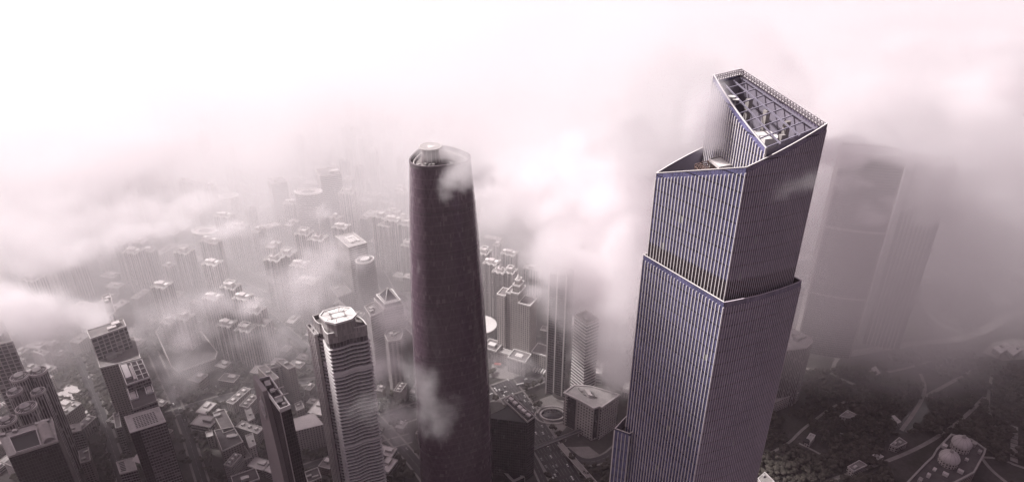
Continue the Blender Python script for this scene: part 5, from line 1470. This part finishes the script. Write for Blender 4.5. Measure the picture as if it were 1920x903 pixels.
# ------------------------------------------------------------------ settings of the air and the light
HAZE_D = 5.0e-5
FOG_TILT, FOG_S0, FOG_S1, FOG_D = 0.20, 400.0, 1800.0, 6.0e-3
SUN_AZ_D, SUN_EL_D, SUN_E, SUN_ANG, SUN_C = 78.0, 52.0, 4.5, 4.0, (1.0, .95, .937)
SKY_E, SKY_SAT, SKY_TINT = 0.05, 0.35, (.69, .53, .62)
EXPO, VB = 0.62, 12
D_ = (0, 0, 0)
CLOUDS = [
 ('mid', [(1075, 345, 860, 130, 120, 60, .5), (1120, 430, 820, 140, 110, 85, .85), (1150, 540, 760, 100, 90, 75, .95), (1090, 560, 745, 70, 60, 45, .8), (1180, 620, 705, 60, 60, 85, 1.25), (980, 320, 900, 110, 100, 60, .6),
          (1210, 330, 800, 110, 100, 95, .9), (1225, 480, 700, 70, 80, 95, 1.1), (1020, 470, 850, 70, 70, 50, .7), (1170, 700, 690, 40, 40, 50, 1.1), (1190, 560, 715, 55, 60, 110, 1.3), (1150, 640, 715, 50, 45, 70, 1.0),
          (1055, 520, 728, 60, 34, 40, 1.4), (1030, 480, 740, 50, 40, 40, 1.1), (1098, 640, 722, 45, 26, 45, .8), (950, 390, 860, 44, 36, 28, 1.0), (1010, 400, 800, 40, 36, 26, 1.1), (1060, 450, 780, 44, 36, 26, 1.2), (1000, 340, 850, 36, 30, 22, 1.0),
          (1130, 380, 780, 40, 34, 26, 1.1), (1180, 450, 740, 44, 36, 34, 1.2), (1100, 500, 740, 40, 30, 24, 1.2), (1160, 300, 820, 44, 36, 30, 1.0), (930, 330, 820, 36, 30, 20, .9), (1080, 260, 900, 50, 40, 26, .9), (1000, 550, 740, 34, 24, 18, .9), (1190, 250, 800, 40, 36, 34, 1.0)],
  .038, .018, .9, 3.8, 'bright cloud billowing between the two dark skyscrapers', D_),
 ('midback', [(1000, 370, 1060, 240, 150, 100, 1.0), (1180, 390, 1000, 220, 140, 120, 1.1), (930, 440, 1050, 120, 100, 60, .7), (1100, 300, 1150, 260, 160, 100, .8)],
  .015, .010, .8, 8.0, 'broad pale cloud mass filling the gap behind the two dark skyscrapers', (83, 4, 19)),
 ('crown', [(1290, 210, 420, 60, 45, 45, 1.1), (1250, 250, 430, 55, 45, 40, 1.0), (1300, 150, 440, 50, 40, 30, .8)],
  .024, .030, .85, 3.0, 'soft cloud brushing the left wall of the open crown', (50, 3, 9)),
 ('crownveil', [(1322, 190, 350, 15, 13, 22, 1.2), (1330, 235, 346, 14, 10, 18, 1.0), (1345, 265, 342, 10, 8, 9, .7), (1300, 250, 352, 14, 10, 14, .8)],
  .13, .05, .6, 2.0, 'faint mist clinging to the far end of the crown wall', (5, 3, 29)),
 ('leftlow', [(40, 590, 690, 80, 70, 30, 1.4), (130, 600, 720, 65, 55, 26, 1.2), (-40, 570, 700, 60, 60, 32, 1.2), (190, 590, 760, 45, 40, 20, .8)],
  .045, .02, .65, 5.0, 'thick low white cloud lying over roofs on the city edge', (9, 31, 2)),
 ('wisp', [(795, 735, 470, 22, 18, 34, 1.2), (770, 690, 480, 16, 15, 22, .9), (820, 790, 465, 22, 18, 28, .9), (740, 770, 490, 25, 20, 22, .5), (850, 760, 470, 18, 16, 18, .5), (690, 760, 462, 34, 18, 40, .75)],
  .032, .04, .85, 2.4, 'thin grey wisp rising past the foot of the rounded dark skyscraper', (7, 7, 7)),
 ('ifctop', [(848, 340, 512, 18, 14, 17, 1.1), (878, 308, 525, 26, 18, 16, 1.3), (850, 290, 560, 34, 16, 12, 1.2), (830, 365, 512, 12, 10, 10, .6), (815, 284, 548, 40, 22, 12, 1.2), (900, 330, 530, 20, 20, 22, 1.0)],
  .062, .05, .8, 2.0, 'small torn wisp across the top of the rounded dark skyscraper', (71, 12, 3)),
 ('mid left', [(450, 560, 900, 75, 60, 28, .9), (560, 580, 850, 65, 50, 24, .9), (390, 600, 830, 55, 50, 28, .8), (470, 620, 800, 50, 40, 28, .7), (340, 640, 780, 40, 40, 22, .6)],
  .018, .02, .85, 5.0, 'thin cloud drifting through the cluster of pale apartment towers', (3, 17, 5)),
 ('sea', [(150, 400, 1000, 220, 120, 45, 1.2), (50, 470, 900, 160, 110, 50, 1.2), (300, 400, 1050, 140, 100, 40, 1.0), (150, 330, 1200, 240, 160, 60, 1.0), (330, 290, 1400, 300, 200, 70, 1.0)],
  .018, .014, 1.0, 7.0, 'flat layer of torn cloud hugging the roofs of the hazy quarter', (5, 5, 50)),
 ('puffs', [(250, 440, 840, 62, 40, 22, 1.3), (330, 425, 860, 40, 30, 16, 1.1), (430, 430, 850, 58, 40, 20, 1.2), (500, 450, 850, 36, 28, 14, 1.0), (390, 560, 760, 40, 30, 26, 1.2), (470, 575, 770, 46, 30, 20, 1.2), (560, 570, 740, 34, 26, 16, 1.2), (600, 400, 950, 44, 34, 18, 1.0), (500, 520, 800, 30, 24, 14, .9),
           (350, 640, 700, 34, 26, 20, 1.0), (150, 470, 800, 70, 44, 24, 1.2), (330, 740, 600, 26, 20, 16, .8), (560, 470, 860, 40, 30, 16, .9), (700, 690, 600, 20, 20, 26, .8)],
  .040, .030, .95, 3.2, 'ragged white puffs drifting in front of the middle distance blocks', (51, 15, 20)),
 ('leftmist', [(330, 600, 800, 90, 60, 40, .9), (560, 540, 830, 90, 60, 40, .9), (690, 690, 640, 55, 40, 60, 1.2), (740, 600, 720, 50, 40, 50, 1.0), (960, 690, 770, 60, 40, 34, 1.0), (740, 800, 560, 40, 30, 40, .8), (250, 650, 720, 60, 50, 40, .8), (350, 700, 690, 70, 50, 30, .7), (80, 660, 680, 80, 60, 40, .8), (530, 640, 740, 60, 50, 40, .7), (620, 480, 880, 80, 60, 40, .7)],
  .0280, .018, .85, 5.0, 'ragged thin mist drifting over the streets and mid height roofs', (13, 5, 25)),
 ('right', [(1590, 280, 795, 60, 36, 22, 1.5), (1670, 290, 795, 60, 36, 22, 1.5), (1750, 300, 805, 70, 40, 28, 1.6), (1800, 330, 805, 50, 36, 24, 1.3), (1580, 350, 780, 50, 30, 14, 1.1), (1690, 380, 785, 40, 26, 14, 1.0), (1760, 370, 830, 80, 70, 45, 1.2), (1840, 400, 900, 120, 90, 50, 1.1), (1540, 300, 820, 60, 50, 40, .9), (1640, 400, 800, 50, 40, 20, .6), (1530, 400, 780, 30, 30, 40, .7)],
  .040, .024, .95, 3.4, 'loose cloud wrapped around the tops of the two hazy office slabs', (23, 2, 8)),
 ('rightback', [(1860, 370, 1180, 300, 160, 110, 1.1), (1660, 320, 1200, 260, 160, 120, 1.1), (1500, 330, 1050, 160, 120, 120, .8), (1800, 460, 1080, 180, 120, 60, .8), (1930, 300, 1250, 260, 160, 120, 1.0)],
  .018, .009, .85, 10.0, 'pale cloud mass standing behind the two hazy office slabs', (43, 14, 9)),
 ('righthaze', [(1600, 480, 720, 260, 170, 230, 1.0), (1800, 420, 800, 260, 200, 230, 1.1), (1900, 560, 900, 220, 160, 120, .8), (1720, 560, 820, 200, 120, 90, .6), (1800, 690, 690, 200, 130, 60, .45)],
  .0062, .007, .5, 14.0, 'thin veil of mist hanging around the two hazy office slabs above the park', (3, 2, 8)),
 ('topright', [(1700, 215, 1050, 170, 120, 60, 1.1), (1860, 170, 1150, 200, 140, 70, 1.1), (1560, 150, 1100, 150, 120, 50, 1.0), (1430, 90, 1150, 150, 120, 50, .9), (1800, 90, 1300, 240, 140, 60, .9)],
  .026, .015, 1.1, 6.0, 'soft grey lumps of high cloud beyond the open crown', (33, 12, 8)),
 ('veil', [(1500, 345, 308, 16, 9, 6, 1.1), (1470, 365, 302, 12, 8, 5, .6), (1530, 330, 312, 10, 8, 8, .8)],
  .05, .09, .8, 1.3, 'tiny shred of cloud crossing the face of the tallest skyscraper', (2, 91, 8)),
]
# unseen cloud deck added for shade, each lump given by the spot on the city (x, y, z) that it keeps the sun from
SHADE = [((-412, 600, 0), (330, 180, 90), 1.15), ((8, 586, 0), (250, 190, 90), 1.7), ((148, 316, 0), (170, 130, 80), 1.7), ((140, 312, 215), (115, 95, 75), 1.7), ((518, 606, 0), (190, 160, 80), 1.6),
         ((668, 706, 0), (300, 220, 90), 1.7), ((-222, 426, 0), (260, 160, 80), 1.3), ((-520, 700, 120), (125, 100, 140), -4.0), ((-150, 512, 310), (100, 80, 140), -3.0), ((540, 835, 315), (160, 120, 140), -3.0)]  # negative lumps cut holes that let sun through to chosen spots
SHADE_D = .070

# ================================================================== air: haze, fog bank, drifting cloud
def vol_mat(name, col, aniso, dens=None):
    m = bpy.data.materials.new(name); m.use_nodes = True; nt = m.node_tree
    nt.nodes.remove(nt.nodes['Principled BSDF'])
    v = nt.nodes.new('ShaderNodeVolumePrincipled')
    v.inputs['Color'].default_value = (*col, 1); v.inputs['Anisotropy'].default_value = aniso
    v.inputs['Density'].default_value = 1.0 if dens is None else dens
    if dens is not None: v.inputs['Density Attribute'].default_value = ''
    nt.links.new(v.outputs[0], nt.nodes['Material Output'].inputs['Volume'])
    return m

class GN:
    def __init__(self, name):
        self.g = bpy.data.node_groups.new(name, 'GeometryNodeTree')
        self.g.interface.new_socket('Geometry', in_out='INPUT', socket_type='NodeSocketGeometry')
        self.g.interface.new_socket('Geometry', in_out='OUTPUT', socket_type='NodeSocketGeometry')
        self.n = self.g.nodes; self.l = self.g.links
    def put(self, s, v):
        if isinstance(v, bpy.types.NodeSocket): self.l.new(v, s)
        else: s.default_value = v
    def math(self, op, a, b=0.0, clamp=False):
        x = self.n.new('ShaderNodeMath'); x.operation = op; x.use_clamp = clamp
        self.put(x.inputs[0], a); self.put(x.inputs[1], b)
        return x.outputs[0]
    def vmath(self, op, a, b=None):
        x = self.n.new('ShaderNodeVectorMath'); x.operation = op
        self.put(x.inputs[0], a)
        if b is not None: self.put(x.inputs[1], b)
        return x.outputs['Value'] if op in ('LENGTH', 'DOT_PRODUCT') else x.outputs[0]
    def noise(self, v, scale, detail, rough=.55, dist=0.0):
        x = self.n.new('ShaderNodeTexNoise'); self.put(x.inputs['Vector'], v)
        x.inputs['Scale'].default_value = scale; x.inputs['Detail'].default_value = detail; x.inputs['Roughness'].default_value = rough
        x.inputs['Distortion'].default_value = dist
        return x.outputs['Fac'] if 'Fac' in x.outputs else x.outputs[0]
    def range(self, f, a, b, c=0.0, d=1.0, smooth=False):
        x = self.n.new('ShaderNodeMapRange'); x.interpolation_type = 'SMOOTHSTEP' if smooth else 'LINEAR'
        self.put(x.inputs[0], f)
        for i, v in zip((1, 2, 3, 4), (a, b, c, d)): x.inputs[i].default_value = v
        return x.outputs[0]

def cloud(name, lo, hi, voxel, field, mat, label):
    v = bpy.data.volumes.new(name); o = bpy.data.objects.new(name, v); COL.objects.link(o)
    k = GN(name)
    p = k.n.new('GeometryNodeInputPosition').outputs[0]
    d = field(k, p)
    vc = k.n.new('GeometryNodeVolumeCube')
    k.put(vc.inputs['Density'], d)
    vc.inputs['Min'].default_value = lo; vc.inputs['Max'].default_value = hi
    for a, q, w in zip('XYZ', lo, hi): vc.inputs['Resolution ' + a].default_value = max(4, int(abs(w - q) / voxel))
    sm = k.n.new('GeometryNodeSetMaterial'); sm.inputs['Material'].default_value = mat
    k.l.new(vc.outputs[0], sm.inputs[0])
    go = k.n.new('NodeGroupOutput'); k.l.new(sm.outputs[0], go.inputs[0])
    o.modifiers.new('cloud_field', 'NODES').node_group = k.g
    v.materials.append(mat)
    tag(o, label, None, None, 'stuff')
    return o

def puffs(blobs, dens, nscale, erode, detail=7, off=(0, 0, 0), rough=.64, power=1.0):
    def field(k, p):
        acc = None
        for px, py, Y, rx, ry, rz, amp in blobs:
            c = at_y(px, py, Y)
            q = k.vmath('DIVIDE', k.vmath('SUBTRACT', p, tuple(c)), (rx, ry, rz))
            f = k.math('MULTIPLY', k.math('SUBTRACT', 1.0, k.vmath('LENGTH', q), True), amp)
            acc = f if acc is None else k.math('MAXIMUM', acc, f) if False else k.math('ADD', acc, f)
        pp = k.vmath('ADD', p, off)
        n1 = k.noise(pp, nscale, detail, rough, .9)
        n2 = k.noise(pp, nscale * .38, 2, .5)
        n3 = k.noise(pp, nscale * 3.4, 4, .6, .5)
        n = k.math('ADD', k.math('ADD', k.math('MULTIPLY', n1, .56), k.math('MULTIPLY', n2, .24)), k.math('MULTIPLY', n3, .20))
        e = k.range(n, .36, .64, erode, -erode * .35)
        f = k.math('MULTIPLY', k.math('SUBTRACT', acc, e), 1.5)
        # noise only eats where there is cloud at all
        f = k.math('MULTIPLY', k.math('MAXIMUM', f, 0.0), k.range(acc, 0.0, .25, 0, 1))
        f = k.math('MINIMUM', f, 1.0)
        return k.math('MULTIPLY', f, dens)
    return field

def bounds(blobs, pad=1.0):
    lo = [1e9] * 3; hi = [-1e9] * 3
    for px, py, Y, rx, ry, rz, amp in blobs:
        c = at_y(px, py, Y)
        for i, r in enumerate((rx, ry, rz)):
            lo[i] = min(lo[i], c[i] - r * pad); hi[i] = max(hi[i], c[i] + r * pad)
    lo[2] = max(lo[2], 1.0)
    return tuple(lo), tuple(hi)

HAZE_COL = (.985, .80, .87)
mh = vol_mat('haze_air', HAZE_COL, .3, HAZE_D)
mb = MB(); hz = 9600.0
mb.prism([(-hz, -hz), (hz, -hz), (hz, hz), (-hz, hz)], -2.0, 665.0, bottom=True)
tag(mb.build('haze', mh), 'pale even haze filling the air over the whole city', None, None, 'stuff')

mcl = vol_mat('cloud_white', (.994, .975, .982), .3)
mfg = vol_mat('fog_white', (.994, .979, .985), .25)

def fog_field(k, p):
    sx = k.n.new('ShaderNodeSeparateXYZ'); k.put(sx.inputs[0], p)
    s = k.math('SUBTRACT', sx.outputs[1], k.math('MULTIPLY', sx.outputs[0], FOG_TILT))
    a = k.range(s, FOG_S0, FOG_S1, 0, 1, True)
    n = k.noise(k.vmath('MULTIPLY', p, (1, 1, 1.8)), .0034, 5, .62, .6)
    a = k.math('MULTIPLY', a, k.range(n, .33, .67, .25, 1.7))
    z = k.range(sx.outputs[2], 110, 430, 1, .06, True)
    return k.math('MULTIPLY', k.math('MULTIPLY', a, z), FOG_D)
cloud('fog_bank', (-4200, 500, 1), (4200, 6200, 648), 30.0, fog_field, mfg, 'white fog bank swallowing the far city')

pr = random.Random(31)
def break_up(blobs, k, main):
    # each large lump also throws off smaller ones, so that its edge is torn
    out = []
    for px, py, Y, rx, ry, rz, amp in blobs:
        out.append((px, py, Y, rx, ry, rz, amp * main))
        for _ in range(k):
            f = ray(px, py).y; sc_ = 1280 / (Y / f)
            a, d = pr.uniform(0, 6.28), pr.uniform(.35, .95); s = pr.uniform(.26, .46)
            out.append((px + math.cos(a) * d * rx * sc_, py + math.sin(a) * d * rz * sc_, Y + pr.uniform(-.5, .2) * ry, rx * s, ry * s, rz * s * 1.1, amp * pr.uniform(.85, 1.15)))
    return out
for nm, blobs, dens, nsc, er, vox, lab, off in CLOUDS:
    if nm in ('sea', 'right', 'topright', 'leftlow', 'crown', 'midback', 'rightback', 'mid left'):
        blobs = break_up(blobs, 4, .8)
    lo, hi = bounds(blobs, 1.0)
    cloud('cloud', lo, hi, vox, puffs(blobs, dens, nsc, er, off=off), mcl, lab)

# ================================================================== light, sky, camera
SUN_AZ, SUN_EL = R(SUN_AZ_D), R(SUN_EL_D)        # azimuth to the left of straight ahead
sd = Vector((-math.sin(SUN_AZ) * math.cos(SUN_EL), math.cos(SUN_AZ) * math.cos(SUN_EL), math.sin(SUN_EL)))
def shade_deck_field(k, q):
    acc = None
    for (x, y, z), r, amp in SHADE:
        t = (880.0 - z) / sd.z
        c = (x + sd.x * t, y + sd.y * t, 880.0)
        f = k.math('MULTIPLY', k.math('SUBTRACT', 1.0, k.vmath('LENGTH', k.vmath('DIVIDE', k.vmath('SUBTRACT', q, c), r)), True), amp)
        acc = f if acc is None else k.math('ADD', acc, f)
    n = k.noise(q, .006, 4, .6, .3)
    f = k.math('SUBTRACT', acc, k.range(n, .3, .7, .45, -.1))
    return k.math('MULTIPLY', k.math('MINIMUM', k.math('MAXIMUM', f, 0.0), 1.0), SHADE_D)
cloud('cloud', (-1500, 260, 785), (420, 1080, 975), 22.0, shade_deck_field, mcl, 'grey cloud deck over the near city, above the towers')  # unseen cloud deck, added to shade the near city
sl_ = bpy.data.lights.new('sun', 'SUN'); sl_.energy = SUN_E; sl_.angle = R(SUN_ANG); sl_.color = SUN_C
so = bpy.data.objects.new('sun', sl_); COL.objects.link(so); so.rotation_euler = (-sd).to_track_quat('-Z', 'Y').to_euler()
w = bpy.data.worlds.new('World'); sc.world = w; w.use_nodes = True
nt = w.node_tree; bg = nt.nodes['Background']
sk = nt.nodes.new('ShaderNodeTexSky'); sk.sky_type = 'NISHITA'; sk.sun_disc = False
sk.sun_elevation = SUN_EL; sk.sun_rotation = -SUN_AZ; sk.air_density = 1.0; sk.dust_density = 4.0; sk.ozone_density = 1.0
# overcast: the sky's blue is washed out and tinted
hs = nt.nodes.new('ShaderNodeHueSaturation'); hs.inputs['Saturation'].default_value = SKY_SAT
mu = nt.nodes.new('ShaderNodeMix'); mu.data_type = 'RGBA'; mu.blend_type = 'MULTIPLY'; mu.inputs[0].default_value = 1; mu.inputs[7].default_value = (*SKY_TINT, 1)
nt.links.new(sk.outputs[0], hs.inputs['Color']); nt.links.new(hs.outputs[0], mu.inputs[6]); nt.links.new(mu.outputs[2], bg.inputs[0])
bg.inputs[1].default_value = SKY_E
cam = bpy.data.cameras.new('camera'); co = bpy.data.objects.new('camera', cam); COL.objects.link(co)
cam.sensor_width = 36; cam.lens = FPX / 1920 * 36; cam.clip_end = 30000; cam.clip_start = 1
co.location = (0, 0, CAM_H); co.rotation_euler = (math.pi / 2 - TH, 0, 0)
sc.camera = co
sc.view_settings.view_transform = 'Standard'; sc.view_settings.look = 'None'; sc.view_settings.exposure = EXPO; sc.view_settings.gamma = 1
sc.view_settings.use_curve_mapping = False
cy = sc.cycles
cy.volume_step_rate = 1.5; cy.volume_max_steps = 256; cy.volume_bounces = VB
cy.max_bounces = 14; cy.diffuse_bounces = 1; cy.glossy_bounces = 2; cy.transmission_bounces = 2; cy.transparent_max_bounces = 24
cy.caustics_reflective = False; cy.caustics_refractive = False
cy.use_denoising = True; cy.denoiser = 'OPENIMAGEDENOISE'; cy.use_adaptive_sampling = True; cy.adaptive_threshold = 0.02
cy.sample_clamp_indirect = 4.0
